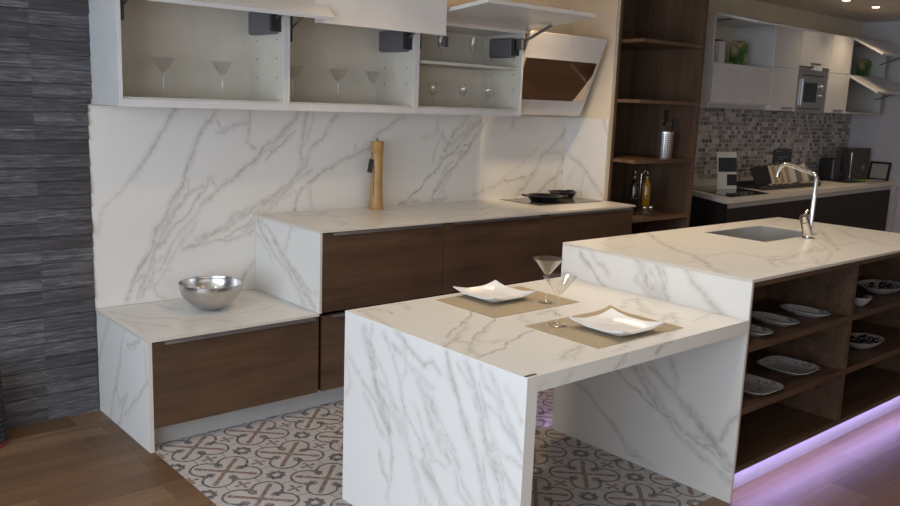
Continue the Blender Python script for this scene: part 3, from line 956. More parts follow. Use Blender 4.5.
# ================================================================== marble dining table
XT = .4077; XI = 1.6073; Y0 = -2.4104; Y1 = -1.4716; HI = .9034
t = thing('dining_table', 'white marble table with a waterfall end, joined to the kitchen island', 'table', (1.0,-1.94,0))
slab('leg_panel', (XT,XT+.045,Y0,Y1,0,TT-.0502), {'-x': 'TF', '-y': 'TE'}, t)
slab('top', (XT,XI-.0008,Y0,Y1,TT-.05,TT), {'+z': 'TT', '-y': 'TE', '-x': 'TF'}, t)
bm = B((.412,.458,-2.4015,-2.391,TT+.0002,TT+.0010)); lb = obj('label_plate', bm, 'label_dark', t); lb['label'] = 'tiny dark label plate'

def mat_(cx_, cy_, label, curl):
    W_, D_ = .475, .335; bm = bmesh.new(); nx, ny = 24, 16; top = []; bot = []
    for a in range(nx+1):
        for b in range(ny+1):
            u = a/nx; v = b/ny; x = (u-.5)*W_; y = (v-.5)*D_
            dd = max(0, 1-math.hypot((u-(1 if curl else 0))*W_, (v-1)*D_)/.085) if curl is not None else 0
            z = .0004+.014*dd**1.6
            top.append(bm.verts.new((cx_+x, cy_+y, TT+z+.0016))); bot.append(bm.verts.new((cx_+x, cy_+y, TT+z)))
    I = lambda a, b: a*(ny+1)+b
    for a in range(nx):
        for b in range(ny):
            bm.faces.new([top[i] for i in (I(a,b), I(a+1,b), I(a+1,b+1), I(a,b+1))]); bm.faces.new([bot[i] for i in (I(a,b), I(a,b+1), I(a+1,b+1), I(a+1,b))])
    for a in range(nx):
        for b in (0, ny): bm.faces.new([top[I(a,b)], top[I(a+1,b)], bot[I(a+1,b)], bot[I(a,b)]])
    for b in range(ny):
        for a in (0, nx): bm.faces.new([top[I(a,b)], top[I(a,b+1)], bot[I(a,b+1)], bot[I(a,b)]])
    return tag(obj('placemat', bm, 'woven_mat', base=(cx_, cy_, TT)), label, 'placemat', 'tan placemats on the marble table')
mat_(1.038,-1.69,'tan woven placemat on the far half of the marble table', None)
mat_(1.056,-2.166,'tan woven placemat nearest the camera, with one curled far corner', 1)

def plate(cx_, cy_, label):
    bm = bmesh.new(); N = 28; S = .118; top = {}; bot = {}
    for a in range(N+1):
        for b in range(N+1):
            u = a/N*2-1; v = b/N*2-1
            m = max(abs(u), abs(v)); pin = 1-.05*(1-min(abs(u), abs(v))**2)*m**4   # sides bow in slightly
            r = max(0, (m-.50)/.50); c = (abs(u)*abs(v))
            z = .004+.017*r**1.3+.015*(max(0, c-.30)/.70)**1.5
            x = u*S*pin; y = v*S*pin
            top[a,b] = bm.verts.new((x, y, z+.004)); bot[a,b] = bm.verts.new((x*.992, y*.992, max(0, z-.004+.002*r)))
    for a in range(N):
        for b in range(N):
            bm.faces.new((top[a,b], top[a+1,b], top[a+1,b+1], top[a,b+1])); bm.faces.new((bot[a,b], bot[a,b+1], bot[a+1,b+1], bot[a+1,b]))
    for a in range(N):
        for b in (0, N):
            bm.faces.new((top[a,b], top[a+1,b], bot[a+1,b], bot[a,b])); bm.faces.new((top[b,a], top[b,a+1], bot[b,a+1], bot[b,a]))
    o = obj('square_plate', bm, 'porcelain', local=True, smooth=True); o.location = (cx_, cy_, TT+.0022)
    return tag(o, label, 'plate', 'square white plates on the placemats')
p0 = plate(1.022,-1.625,'white square plate with upturned corners on the far placemat')
p1 = p0.copy(); C.objects.link(p1); p1.location = (1.053,-2.218,TT+.0022); p1['label'] = 'white square plate with upturned corners on the placemat nearest the camera'

# ================================================================== island
XE = 3.56; Y2 = -1.4588
t = thing('island_worktop', 'white marble island worktop with a full-height marble end panel', 'worktop', (2.6,-1.94,0))
slab('end_panel', (XI,XI+.0125,Y0,Y2,0,HI-.0123), {'-x': 'IL'}, t, edge='slab')
SK = (2.535,3.11,-1.945,-1.600)
slab('top', (XI-.001,XE,Y0-.001,Y2,HI-.012,HI), {'+z': 'IT'}, t, holes=(SK,), edge='slab', step=.008)
t = thing('sink', 'rectangular stainless steel sink sunk into the island worktop', 'sink', (2.82,-1.77,.72))
z0, z1 = .715, HI-.003
e = .0008; f = .0035
bm = B((SK[0]+e,SK[0]+f,SK[2]+e,SK[3]-e,z0,z1), (SK[1]-f,SK[1]-e,SK[2]+e,SK[3]-e,z0,z1),
       (SK[0]+f,SK[1]-f,SK[2]+e,SK[2]+f,z0,z1), (SK[0]+f,SK[1]-f,SK[3]-f,SK[3]-e,z0,z1), (SK[0]+f,SK[1]-f,SK[2]+f,SK[3]-f,z0,z0+.008))
obj('basin', bm, 'sink_steel', t, bevel=.001)
bm = bmesh.new(); lathe(bm, [(0,.009), (.04,.009), (.045,.012), (.045,.0085), (0,.0085)], 24, (2.82,-1.77,z0)); obj('drain', bm, 'chrome', t, smooth=True)

t = thing('kitchen_tap', 'tall chrome kitchen tap with an angled spout beside the island sink', 'tap', (2.865,-1.995,HI+.0005))
bm = bmesh.new(); lathe(bm, [(0,0), (.030,0), (.031,.003), (.027,.006), (0,.006)], 32, (2.865,-1.995,HI+.0003)); obj('base_ring', bm, 'chrome', t, smooth=True)
bm = bmesh.new(); tube(bm, [(2.869,-1.991,HI+.0155), (2.84,-1.982,.99)], .023, 24); obj('mixer_body', bm, 'chrome', t, smooth=True)
bm = bmesh.new(); tube(bm, [(2.8385,-1.9815,.9935), (2.827,-1.978,1.022)], [.0235,.021], 24); tube(bm, [(2.83,-1.978,1.02), (2.85,-1.985,1.05)], .0045, 10); obj('lever', bm, 'chrome', t, smooth=True)
bm = bmesh.new(); pts = [(2.885,-1.985,HI+.006), (2.897,-1.985,1.00), (2.912,-1.982,1.205), (2.915,-1.968,1.226), (2.918,-1.945,1.232), (2.925,-1.83,1.262), (2.927,-1.80,1.266), (2.929,-1.778,1.255), (2.930,-1.765,1.225), (2.930,-1.762,1.195)]
tube(bm, pts[:3]+shrink(pts[2:5], 2)[1:-1]+pts[4:6]+shrink(pts[5:], 2)[1:], .0115, 20); obj('spout', bm, 'chrome', t, smooth=True)

t = thing('island_shelf_unit', 'dark oak open shelf unit under the island worktop holding platters and bowls', 'shelf unit', (2.6,-1.94,.117))
xa, xb = XI+.0135, XE-.005; zt = HI-.0132; YB = Y0+.42
obj('body', B((xa,xa+.012,Y0+.003,YB,.118,zt), (xb-.02,xb,Y0+.003,YB,.118,zt), (xa+.012,xb-.02,YB-.014,YB,.118,zt), (xa+.012,xb-.02,Y0+.003,YB-.014,zt-.02,zt), (xa+.012,xb-.02,Y0+.003,YB-.014,.118,.142)), 'island_oak', t)
obj('divider', B((2.488,2.520,Y0+.002,YB-.015,.1425,zt-.0205)), 'island_oak', t)
for xs, xe in ((xa+.0125,2.4875), (2.5205,xb-.0205)):
    for zz in (.386,.640): obj('shelf', B((xs,xe,Y0+.004,YB-.0145,zz-.028,zz)), 'island_oak', t, bevel=.0008)
obj('back_cabinet', B((xa,xb,YB+.001,SK[2]-.02,.118,zt), (xa,xb,SK[2]-.02,Y2-.02,.118,.70), (xa,SK[0]-.02,SK[2]-.0195,Y2-.02,.7005,zt), (SK[1]+.02,xb,SK[2]-.0195,Y2-.02,.7005,zt)), 'island_oak', t)
tag(obj('island_plinth', B((xa,xb,-2.350,Y2-.06,0,.1165)), 'kick_grey', base=(2.6,-2.35,0)), 'white kickboard under the island shelves, lit violet by the light strip', 'kickboard')
t = thing('led_strip', 'glowing violet light strip along the bottom of the island shelves', 'light strip', (2.6,-2.395,.11))
obj('diffuser', B((xa+.002,xb,-2.400,-2.378,.1120,.1135)), 'led_purple', t)
obj('profile', B((xa+.002,xb,-2.402,-2.376,.1137,.1168)), 'aluminium', t)
tag(obj('led_strip', B((xa,xb,Y2-.05,Y2-.04,.108,.1165)), 'led_purple', base=(2.6,Y2-.045,.11)), 'violet light strip on the far side of the island, glowing on the tiles', 'light strip')

def rounded(u, v, S, r): return 0
def platter_bm(W_, D_, h=.022, p=5):
    """superellipse dish, long in y"""
    bm = bmesh.new(); prof = [(0,.004), (.55,.004), (.72,.007), (.92,h-.003), (1.0,h), (1.0,h-.003), (.90,h-.008), (.70,0), (0,0)]
    seg = 56; rings = []
    for r, z in prof:
        if r == 0: rings.append([bm.verts.new((0,0,z))]); continue
        ring = []
        for k in range(seg):
            a = 2*PI*k/seg; c, s = math.cos(a), math.sin(a)
            q = (abs(c)**p+abs(s)**p)**(-1/p)
            ring.append(bm.verts.new((c*q*r*W_/2, s*q*r*D_/2, z)))
        rings.append(ring)
    for a, b in zip(rings, rings[1:]):
        for k in range(seg):
            k2 = (k+1) % seg
            if len(a) == 1: bm.faces.new((a[0], b[k], b[k2]))
            elif len(b) == 1: bm.faces.new((a[k], a[k2], b[0]))
            else: bm.faces.new((a[k], a[k2], b[k2], b[k]))
    return bm
def dish(name, bm, mat, label, cat, group, loc, rz=0):
    o = obj(name, bm, mat, local=True, smooth=True); o.location = loc; o.rotation_euler.z = rz; return tag(o, label, cat, group)
s1, s2 = .6405, .3865
P1 = dish('platter', platter_bm(.125,.215,.022,3.2), 'printed_porcelain', 'narrow white platter, rightmost of three on the upper left island shelf', 'platter', 'narrow platters on the upper island shelf', (2.335,-2.275,s1))
for x, y, lb in ((2.065,-2.27,'narrow white platter in the middle of three on the upper left island shelf'), (1.81,-2.29,'narrow white platter half hidden behind the marble end panel, upper island shelf')):
    c = P1.copy(); C.objects.link(c); c.location = (x, y, s1); c['label'] = lb
P2 = dish('platter', platter_bm(.225,.235,.024,4.0), 'printed_porcelain', 'wide white platter with grey print, right one on the lower left island shelf', 'platter', 'wide printed platters on the lower island shelf', (2.275,-2.255,s2))
c = P2.copy(); C.objects.link(c); c.location = (1.885,-2.29,s2); c['label'] = 'wide white platter with grey print, next to the marble end panel on the lower shelf'
bowl_prof = [(0,0), (.35,0), (.40,.003), (.75,.020), (1.0,.045), (.97,.046), (.70,.024), (.35,.007), (0,.006)]
def bowl_bm(a, b):
    bm = bmesh.new(); lathe(bm, [(r, z) for r, z in bowl_prof], 40, (0,0,0), a, b)
    return bm
def filled_bowl(a, b, loc, label, rz=0):
    t = thing('serving_bowl', label, 'bowl', loc, 'white bowls on the right island shelves')
    t.rotation_euler.z = rz
    obj('bowl', bowl_bm(a, b), 'printed_porcelain', t, smooth=True, local=True)
    bm = bmesh.new(); rr = random.Random(int(loc[0]*100))
    for k in range(16):
        x = rr.uniform(-.55,.55)*a; y = rr.uniform(-.55,.55)*b; q = rr.uniform(.010,.017)
        lathe(bm, [(0,-q), (q*.8,-q*.6), (q,0), (q*.8,q*.6), (0,q)], 8, (x, y, .034+rr.uniform(0,.012)))
    f = obj('filling', bm, 'black_enamel', t, smooth=True, local=True); f['label'] = 'dark glossy decorative pebbles'; f['kind'] = 'stuff'
    return t
filled_bowl(.155,.105,(3.14,-2.27,s1),'long white bowl of dark pebbles on the upper right island shelf')
filled_bowl(.062,.055,(2.745,-2.335,s1),'small white bowl beside the oak divider on the upper right island shelf')
filled_bowl(.135,.090,(2.955,-2.285,s2),'white oval bowl with dark filling on the lower right island shelf', -.1)

# ================================================================== tall bookcase
t = thing('bookcase', 'tall dark oak open bookcase between the two kitchens', 'bookcase', (3.58,-.3,0))
obj('side_panel', B((3.256,3.280,-.390,-.002,0,ZC-.002)), 'shelf_oak', t, bevel=.0008)
obj('side_panel', B((3.900,3.935,-.600,-.002,0,ZC-.002)), 'shelf_oak', t, bevel=.0008)
obj('back_board', B((3.2805,3.8995,-.016,-.002,0,ZC-.002)), 'shelf_oak', t)
for zz in (.05,.40,.795,1.187,1.581,1.968,2.35):
    bm = bmesh.new()
    poly = [(3.2805,-.0165), (3.2805,-.3905), (3.245,-.600), (3.8995,-.600), (3.8995,-.0165)]
    if zz < .91: poly = [(3.2805,-.0165), (3.2805,-.3905), (3.234,-.3905), (3.234,-.600), (3.8995,-.600), (3.8995,-.0165)]
    prism(bm, poly, 2, zz-.022, zz); obj('shelf', bm, 'shelf_board_oak', t)

# oil and vinegar stand
ox, oy, oz = 3.50,-.47,.7955
t = thing('cruet_stand', 'wire stand with a dark and a yellow oil bottle on the lower bookcase shelf', 'cruet stand', (ox, oy, oz))
bm = bmesh.new()
tube(bm, [(ox,oy,oz+.01), (ox,oy,oz+.285)], .0025, 8)
tube(bm, [(ox,oy,oz+.275), (ox-.028,oy+.01,oz+.31), (ox,oy,oz+.345), (ox+.028,oy-.01,oz+.31), (ox,oy,oz+.275)], .002, 6)
for zz in (.02,.12):
    for s in (-1, 1):
        c_ = (ox+s*.042, oy-s*.020, oz+zz); tube(bm, [(c_[0]+.035*math.cos(a*PI/8), c_[1]+.035*math.sin(a*PI/8), c_[2]) for a in range(17)], .0018, 6)
tube(bm, [(ox-.075,oy+.03,oz+.004), (ox+.075,oy-.03,oz+.004)], .003, 8); tube(bm, [(ox-.03,oy-.05,oz+.004), (ox+.03,oy+.05,oz+.004)], .003, 8)
obj('wire_frame', bm, 'chrome', t, smooth=True)
for s, liq, lb in ((-1,'vinegar','bottle of dark vinegar'), (1,'oil','bottle of yellow oil')):
    q = (ox+s*.042, oy-s*.020, oz+.007)
    bm = bmesh.new(); lathe(bm, [(0,0), (.026,0), (.028,.004), (.028,.20), (.020,.225), (.010,.235), (.010,.255), (.0085,.255), (0,.252)], 24, q)
    b = obj('bottle', bm, liq, t, smooth=True); b['label'] = lb
    bm = bmesh.new(); lathe(bm, [(0,.2555), (.013,.2555), (.014,.262), (.006,.270), (.0035,.295), (0,.296)], 16, q); obj('pourer', bm, 'chrome', b, smooth=True)
for s, lb in ((-1,'left'), (1,'right')):
    q = (ox+s*.026+.0, oy-.070+s*-.006, oz+.0015)
    t2 = thing('shaker', 'small glass shaker with a steel cap, %s of the pair before the oil bottles' % lb, 'shaker', q, 'glass shakers by the oil stand')
    bm = bmesh.new(); lathe(bm, [(0,0), (.017,0), (.019,.003), (.018,.05), (.014,.056), (0,.056)], 20, q); obj('jar', bm, 'jar_glass', t2, smooth=True)
    bm = bmesh.new(); lathe(bm, [(0,.0565), (.0145,.0565), (.0145,.066), (.010,.072), (0,.073)], 20, q); obj('cap', bm, 'chrome', t2, smooth=True)

# utensil holder
ux, uy, uz = 3.76,-.46,1.1875
t = thing('utensil_holder', 'perforated steel utensil holder with black utensils on the bookcase shelf', 'utensil holder', (ux, uy, uz))
bm = bmesh.new(); lathe(bm, [(0,0), (.052,0), (.053,.003), (.055,.183), (.053,.184), (.051,.180), (.050,.004), (0,.004)], 40, (ux,uy,uz)); obj('cup', bm, 'cup_steel', t, smooth=True)
bm = bmesh.new()
for r in range(12):
    for k in range(20):
        a = 2*PI*k/20
        if k % 5 == 4: continue
        z = .022+r*.0128; rr = .0533+.0018*z/.18
        bx(bm, -.0009,.0009,-.0056,.0056,-.0036,.0036, rot=Matrix.Rotation(a, 4, 'Z'), at=Vector((ux+math.cos(a)*rr, uy+math.sin(a)*rr, uz+z)))
f = obj('perforation', bm, 'black_plastic', t); f['kind'] = 'stuff'
for k, (dx, dy, hh, kind_) in enumerate(((-.02,.0,.30,0), (.012,.015,.33,1), (.025,-.012,.28,0))):
    t2 = thing('kitchen_utensil', ['black serving spoon leaning left in the steel holder', 'black spatula standing tallest in the steel holder', 'black ladle leaning right in the steel holder'][k], 'utensil', (ux+dx*.6, uy+dy*.6, uz+.006), 'black utensils in the steel holder')
    bm = bmesh.new(); p0_ = Vector((ux+dx*.6, uy+dy*.6, uz+.006)); p1_ = Vector((ux+dx*1.6, uy+dy*1.6, uz+hh-.08)); tube(bm, [p0_, p1_], .004, 8); obj('shaft', bm, 'black_plastic', t2)
    bm = bmesh.new()
    if kind_: bx(bm, -.025,.025,-.002,.002,0,.085, at=p1_)
    else: lathe(bm, [(0,0), (.018,.010), (.027,.035), (.020,.065), (0,.075)], 16, p1_, 1, .35)
    obj('head', bm, 'black_plastic', t2, smooth=not kind_)

# ================================================================== far kitchen: base run
FY = lambda x: -.703+(x-4.227)*(.19/3.42)
t = thing('far_worktop', 'pale worktop of the far kitchen with a thick light front edge', 'worktop', (6,-.3,.86))
bm = bmesh.new(); prism(bm, [(4.10,-.004), (4.227+.32,-.17), (4.227,FY(4.227)), (7.635,FY(7.635)), (7.635,-.004)], 2, .862, .90)
bm.free(); bm = bmesh.new(); prism(bm, [(4.60,-.004), (4.54,-.17), (4.227,FY(4.227)), (7.635,FY(7.635)), (7.635,-.004)], 2, .862, .90); obj('top', bm, 'off_white', t)
obj('upstand', B((3.95,7.635,-.014,-.002,.9005,.955)), 'off_white', t)
t = thing('far_base_cabinet', 'dark base cabinets under the pale far worktop', 'cabinet', (6,-.3,0))
bm = bmesh.new(); prism(bm, [(4.62,-.004), (4.56,-.16), (4.26,FY(4.26)+.02), (7.54,FY(7.54)+.02), (7.54,-.004)], 2, .08, .8615); obj('body', bm, 'dark_front', t)
for k in range(5):
    a = 4.28+k*.65; b = a+.645
    bm = bmesh.new(); prism(bm, [(a,FY(a)+.0005), (b,FY(b)+.0005), (b,FY(b)+.0195), (a,FY(a)+.0195)], 2, .09, .82); obj('door', bm, 'dark_front', t)
bm = bmesh.new(); prism(bm, [(4.27,FY(4.27)+.005), (7.55,FY(7.55)+.005), (7.55,FY(7.55)+.015), (4.27,FY(4.27)+.015)], 2, .825, .858); obj('grip_rail', bm, 'aluminium', t)
tag(obj('end_panel', B((7.56,7.632,-.553,-.50,0,.858)), 'grey_paint', base=(7.6,-.53,0)), 'slim pale upright panel at the right end of the far base cabinets', 'panel')
bm = bmesh.new(); 
def fp(pts): return pts
prism(bm, [(4.36,-.655), (4.95,-.63), (5.20,-.12), (4.62,-.12)], 2, .9005, .905)
tag(obj('hob', bm, 'black_hob', base=(4.8,-.4,.9005)), 'black glass hob on the far worktop next to the bookcase', 'hob')

# far wall cabinets
fy = -.35; ft = 2.235; fb = 1.55
def far_handle(parent, x, z):
    obj('handle', B((x-.09,x+.09,fy-.030,fy-.020,z-.006,z+.006), (x-.08,x-.07,fy-.021,fy-.0005,z-.004,z+.004), (x+.07,x+.08,fy-.021,fy-.0005,z-.004,z+.004)), 'steel_handle', parent)
def opened(bm, x0, x1, z, dz=.150, ln=.285):
    p = [(fy-.002,z), (fy-ln,z-dz), (fy-ln-.005,z-dz+.016), (fy-.006,z+.017)]
    prism(bm, p, 0, x0, x1)
t = thing('far_wall_cabinet', 'white far wall cabinet by the bookcase, open upper half with two cartons', 'cabinet', (4.85,-.003,fb), 'white far wall cabinets')
x0, x1 = 4.422, 5.288
obj('body', B((x0,x0+.018,fy,-.003,fb,ft), (x1-.018,x1,fy,-.003,fb+.03,ft), (x0+.018,x1-.018,fy,-.003,ft-.018,ft), (x0+.018,x1-.018,fy,-.003,1.872,1.890), (x0+.018,x1-.018,fy,-.003,fb+.03,fb+.045)), 'white_lacquer', t)
obj('back_panel', B((x0+.018,x1-.018,-.012,-.003,1.890,ft-.018)), 'back_panel', t)
obj('front_panel', B((x0,x1,fy-.019,fy-.0005,fb+.045,1.888)), 'white_lacquer', t, bevel=.001)
obj('extractor', B((x0+.0185,x1-.0185,fy+.01,-.02,fb,fb+.0295)), 'aluminium', t)
bm = bmesh.new(); opened(bm, x0, x1, ft, .075, .345); obj('door', bm, 'white_lacquer', t)
obj('lift_arm', arm_bar([(x0+.03,-.12,2.19), (x0+.03,fy-.12,2.20)], .006), 'handle_grey', t)
obj('lift_arm', arm_bar([(x0+.035,-.30,2.02), (x0+.035,-.12,2.19)], .006), 'handle_grey', t)
t = thing('far_wall_cabinet', 'narrow closed white cabinet column left of the built-in microwave', 'cabinet', (5.5,-.003,fb), 'white far wall cabinets')
obj('body', B((5.29,5.718,fy,-.003,fb,ft)), 'white_lacquer', t)
obj('door', B((5.2905,5.7175,fy-.019,fy-.0005,1.905,ft)), 'white_lacquer', t, bevel=.001)
dd_ = obj('door', B((5.2905,5.7175,fy-.019,fy-.0005,fb,1.902)), 'white_lacquer', t, bevel=.001); far_handle(dd_, 5.57, 1.575)
t = thing('far_wall_cabinet', 'closed white cabinet directly above the built-in microwave', 'cabinet', (6.0,-.003,1.935), 'white far wall cabinets')
obj('body', B((5.72,6.268,fy,-.003,1.935,ft)), 'white_lacquer', t)
dd_ = obj('door', B((5.7205,6.2675,fy-.019,fy-.0005,1.935,ft)), 'white_lacquer', t, bevel=.001); far_handle(dd_, 6.0, 1.962)
t = thing('microwave', 'built-in steel microwave oven with a dark window among the far white cabinets', 'microwave', (6.0,-.003,fb))
obj('body', B((5.722,6.266,fy,-.003,fb-.01,1.933)), 'oven_steel', t, bevel=.001)
obj('frame', B((5.722,6.266,fy-.012,fy-.0005,fb-.01,1.933)), 'oven_steel', t, bevel=.002)
dd_ = obj('door', B((5.80,6.19,fy-.028,fy-.0125,1.60,1.83)), 'oven_steel', t, bevel=.002)
obj('window', B((5.825,6.055,fy-.031,fy-.0285,1.632,1.80)), 'black_hob', dd_)
obj('vent_slot', B((5.80,6.19,fy-.0135,fy-.0125,1.856,1.866)), 'black_plastic', t)
obj('vent_slot', B((5.78,6.19,fy-.0135,fy-.0125,1.572,1.580)), 'black_plastic', t)
for z in (1.685,1.765):
    bm = bmesh.new(); tube(bm, [(6.125,fy-.0285,z), (6.125,fy-.048,z)], .017, 20); obj('knob', bm, 'aluminium', t, smooth=True)
obj('handle', B((5.93,6.07,fy-.05,fy-.040,1.905,1.945), (5.94,5.95,fy-.040,fy-.0125,1.91,1.92), (6.05,6.06,fy-.040,fy-.0125,1.91,1.92)), 'washed_tag', t)['label'] = 'pale tag at the top of the oven'
t = thing('far_wall_cabinet', 'closed white cabinet column right of the built-in microwave', 'cabinet', (6.47,-.003,fb), 'white far wall cabinets')
obj('body', B((6.27,6.678,fy,-.003,fb,ft)), 'white_lacquer', t)
obj('door', B((6.2705,6.6775,fy-.019,fy-.0005,1.905,ft)), 'white_lacquer', t, bevel=.001)
dd_ = obj('door', B((6.2705,6.6775,fy-.019,fy-.0005,fb,1.902)), 'white_lacquer', t, bevel=.001); far_handle(dd_, 6.50, 1.575)
t = thing('far_wall_cabinet', 'rightmost far wall cabinet with both flap doors lifted open', 'cabinet', (7.08,-.003,fb), 'white far wall cabinets')
x0, x1 = 6.68, 7.47
obj('body', B((x0,x0+.018,fy,-.003,fb,ft), (x1-.018,x1,fy,-.003,fb,ft), (x0+.018,x1-.018,fy,-.003,ft-.018,ft), (x0+.018,x1-.018,fy,-.003,1.880,1.898), (x0+.018,x1-.018,fy,-.003,fb,fb+.018)), 'white_interior', t)
obj('back_panel', B((x0+.018,x1-.018,-.012,-.003,fb+.018,1.8795), (x0+.018,x1-.018,-.012,-.003,1.8985,ft-.018)), 'back_panel', t)
for z in (ft, 1.895):
    bm = bmesh.new(); opened(bm, x0, x1, z-.006); obj('door', bm, 'white_lacquer', t)
    obj('lift_arm', arm_bar([(x1-.03,-.30,z-.20), (x1-.03,fy-.20,z-.115)], .006), 'handle_grey', t)
# cartons and glasses in the far cabinets
def carton_(x, y, w_, h_, label, cap='carton_white', z=1.8905, body='carton_green'):
    t = thing('drinks_carton', label, 'carton', (x, y, z), 'cartons in the far wall cabinets')
    obj('box', B((x-w_/2,x+w_/2,y-.035,y+.035,z,z+h_)), body, t, bevel=.001)
    obj('top_fold', B((x-w_/2+.002,x+w_/2-.002,y-.012,y+.012,z+h_,z+h_+.016)), cap, t)
carton_(4.735,-.20,.085,.175,'white and green carton with a red top at the left in the open far cabinet','carton_red',body='carton_white')
carton_(5.03,-.20,.155,.185,'green carton at the centre of the open far cabinet','carton_green')
carton_(7.33,-.20,.150,.170,'green carton inside the rightmost open far cabinet','carton_green', z=1.8985)
for x, lb in ((6.98,'left'), (7.14,'right')):
    o = glass_copy(w0, (x,-.15,fb+.0185), 'clear glass on the bottom of the rightmost far cabinet, %s of the two' % lb); o['group'] = 'glasses in the rightmost far cabinet'; o.name = 'wine_glass'

# things on the far worktop
ZF = .9005
t = thing('brochure_stand', 'tall white display card with a dark picture on the far black hob', 'display card', (4.88,-.30,ZF+.005))
R_ = Matrix.Rotation(math.radians(-20), 4, 'Z')
def rb(bm, a, rot, at): bx(bm, *a, rot=rot, at=Vector(at))
L_ = Matrix.Rotation(math.radians(-8), 4, 'X')
bm = bmesh.new(); rb(bm, (-.095,.095,-.003,.003,0,.300), R_@L_, (4.88,-.30,ZF+.0055)); obj('card', bm, 'washed_tag', t)
bm = bmesh.new(); rb(bm, (-.085,.095,-.0045,-.0032,.14,.255), R_@L_, (4.88,-.30,ZF+.0055)); obj('picture', bm, 'dark_card', t)
bm = bmesh.new(); rb(bm, (.0,.095,-.0045,-.0032,.03,.12), R_@L_, (4.88,-.30,ZF+.0055)); obj('picture', bm, 'black_plastic', t)
# sample rack
t = thing('sample_rack', 'black rack holding upright worktop samples on the far counter', 'rack', (5.65,-.35,ZF))
obj('tray', B((5.215,6.14,-.47,-.20,ZF,ZF+.012), (5.10,6.14,-.47,-.455,ZF+.012,ZF+.035), (5.10,6.14,-.215,-.20,ZF+.012,ZF+.05)), 'black_plastic', t)
bm = bmesh.new(); tube(bm, [(5.215,-.21,ZF+.05), (5.215,-.21,ZF+.145), (6.14,-.21,ZF+.145), (6.14,-.21,ZF+.05)], .004, 8); obj('rail', bm, 'black_plastic', t)
cols = ['black_plastic','black_plastic','cream_board','cream_board','cream_board','off_white','grey_board','cream_board']
names_ = ['leftmost dark worktop sample board in the black rack', 'second dark sample board from the left in the black rack', 'first cream sample board from the left in the rack', 'second cream sample board from the left in the rack', 'third cream sample board from the left, behind the spout',
          'pale off-white sample board left of the grey one', 'grey sample board between two pale ones in the rack', 'cream sample board at the right end of the rack']
for k in range(8):
    x = 5.30+k*.108; rot = Matrix.Rotation(math.radians(-24), 4, 'Z') @ Matrix.Rotation(math.radians(-17), 4, 'Y') @ Matrix.Rotation(math.radians(-10), 4, 'X')
    t2 = thing('sample_board', names_[k], 'sample board', (x,-.36,ZF+.013), 'worktop samples in the black rack')
    bm = bmesh.new(); bx(bm, -.046,.046,-.006,.006,.002,.165, rot=rot, at=Vector((x,-.36,ZF+.028))); obj('board', bm, cols[k], t2, bevel=.001)
    if 2 <= k <= 4:
        bm = bmesh.new(); bx(bm, .012,.046,-.0072,-.0062,.002,.165, rot=rot, at=Vector((x,-.36,ZF+.028))); obj('shade_strip', bm, 'tan_shade', t2)  # tan strip paints the shadow between leaning boards onto the face
# dark poster on the mosaic
t = thing('small_poster', 'small dark poster with faint pale writing on the mosaic wall', 'poster', (6.28,-.01,.9555))
obj('board', B((6.115,6.445,-.0135,-.001,.9555,1.20)), 'dark_card', t, bevel=.001)
bm = bmesh.new()
for x, z, w_, h_ in ((6.15,1.175,.018,.012), (6.18,1.177,.07,.006), (6.40,1.172,.014,.014), (6.20,1.125,.17,.006), (6.20,1.105,.12,.004), (6.15,1.06,.012,.018), (6.172,1.06,.010,.018), (6.19,1.06,.012,.022)):
    bx(bm, x, x+w_, -.0150, -.0137, z, z+h_)
obj('lettering', bm, 'glyph', t)
# kettle-like black appliance
t = thing('coffee_maker', 'small black coffee maker against the mosaic on the far counter', 'coffee maker', (6.95,-.17,ZF))
obj('body', B((6.86,7.00,-.24,-.08,ZF,ZF+.22)), 'black_plastic', t, bevel=.02)
obj('base', B((6.85,7.10,-.26,-.08,ZF-.0,ZF+.012)), 'black_plastic', t, bevel=.003)
bm = bmesh.new(); lathe(bm, [(0,0), (.035,0), (.045,.02), (.040,.06), (.028,.075), (0,.075)], 20, (7.055,-.18,ZF+.0125)); obj('jug', bm, 'black_enamel', t, smooth=True)
bm = bmesh.new(); tube(bm, shrink([(7.095,-.19,ZF+.075), (7.125,-.20,ZF+.07), (7.120,-.20,ZF+.03), (7.095,-.19,ZF+.028)], 2), .005, 8); obj('handle', bm, 'black_plastic', t, smooth=True)
tag(obj('tray', B((6.82,7.16,-.42,-.27,ZF,ZF+.008)), 'black_plastic', base=(7,-.35,ZF), bevel=.002), 'thin black tray lying in front of the far coffee maker', 'tray')
# dark boxed item with a steel rod
t = thing('display_box', 'tall dark display box with a round emblem in the corner of the far counter', 'display box', (7.38,-.16,ZF))
rz = Matrix.Rotation(math.radians(-18), 4, 'Z')
bm = bmesh.new(); bx(bm, -.17,.17,-.03,.03,0,.315, rot=rz, at=Vector((7.40,-.19,ZF))); obj('box', bm, 'display_dark', t, bevel=.002)
bm = bmesh.new(); bx(bm, -.165,-.125,-.033,-.0305,0.01,.305, rot=rz, at=Vector((7.40,-.19,ZF))); obj('spine', bm, 'black_plastic', t)
bm = bmesh.new(); tube(bm, [(7.285,-.205,ZF), (7.285,-.205,ZF+.27)], .009, 10); obj('rod', bm, 'chrome', t)
bm = bmesh.new()
for s in (1,.6): 
    tube(bm, [Vector((7.40,-.19,ZF))+rz@Vector((.03+.085*s*math.cos(a*PI/12)*.8, -.034, .13+.085*s*math.sin(a*PI/12))) for a in range(25)], .003, 6, False)
obj('emblem', bm, 'handle_grey', t)
tag(obj('sponge', B((7.19,7.33,-.40,-.31,ZF,ZF+.012)), 'lime', base=(7.26,-.35,ZF), bevel=.004), 'flat lime green cloth lying on the far counter by the display box', 'cloth')
t = thing('picture_frame', 'small black-framed picture leaning on the right wall of the far counter', 'picture frame', (7.60,-.35,ZF))
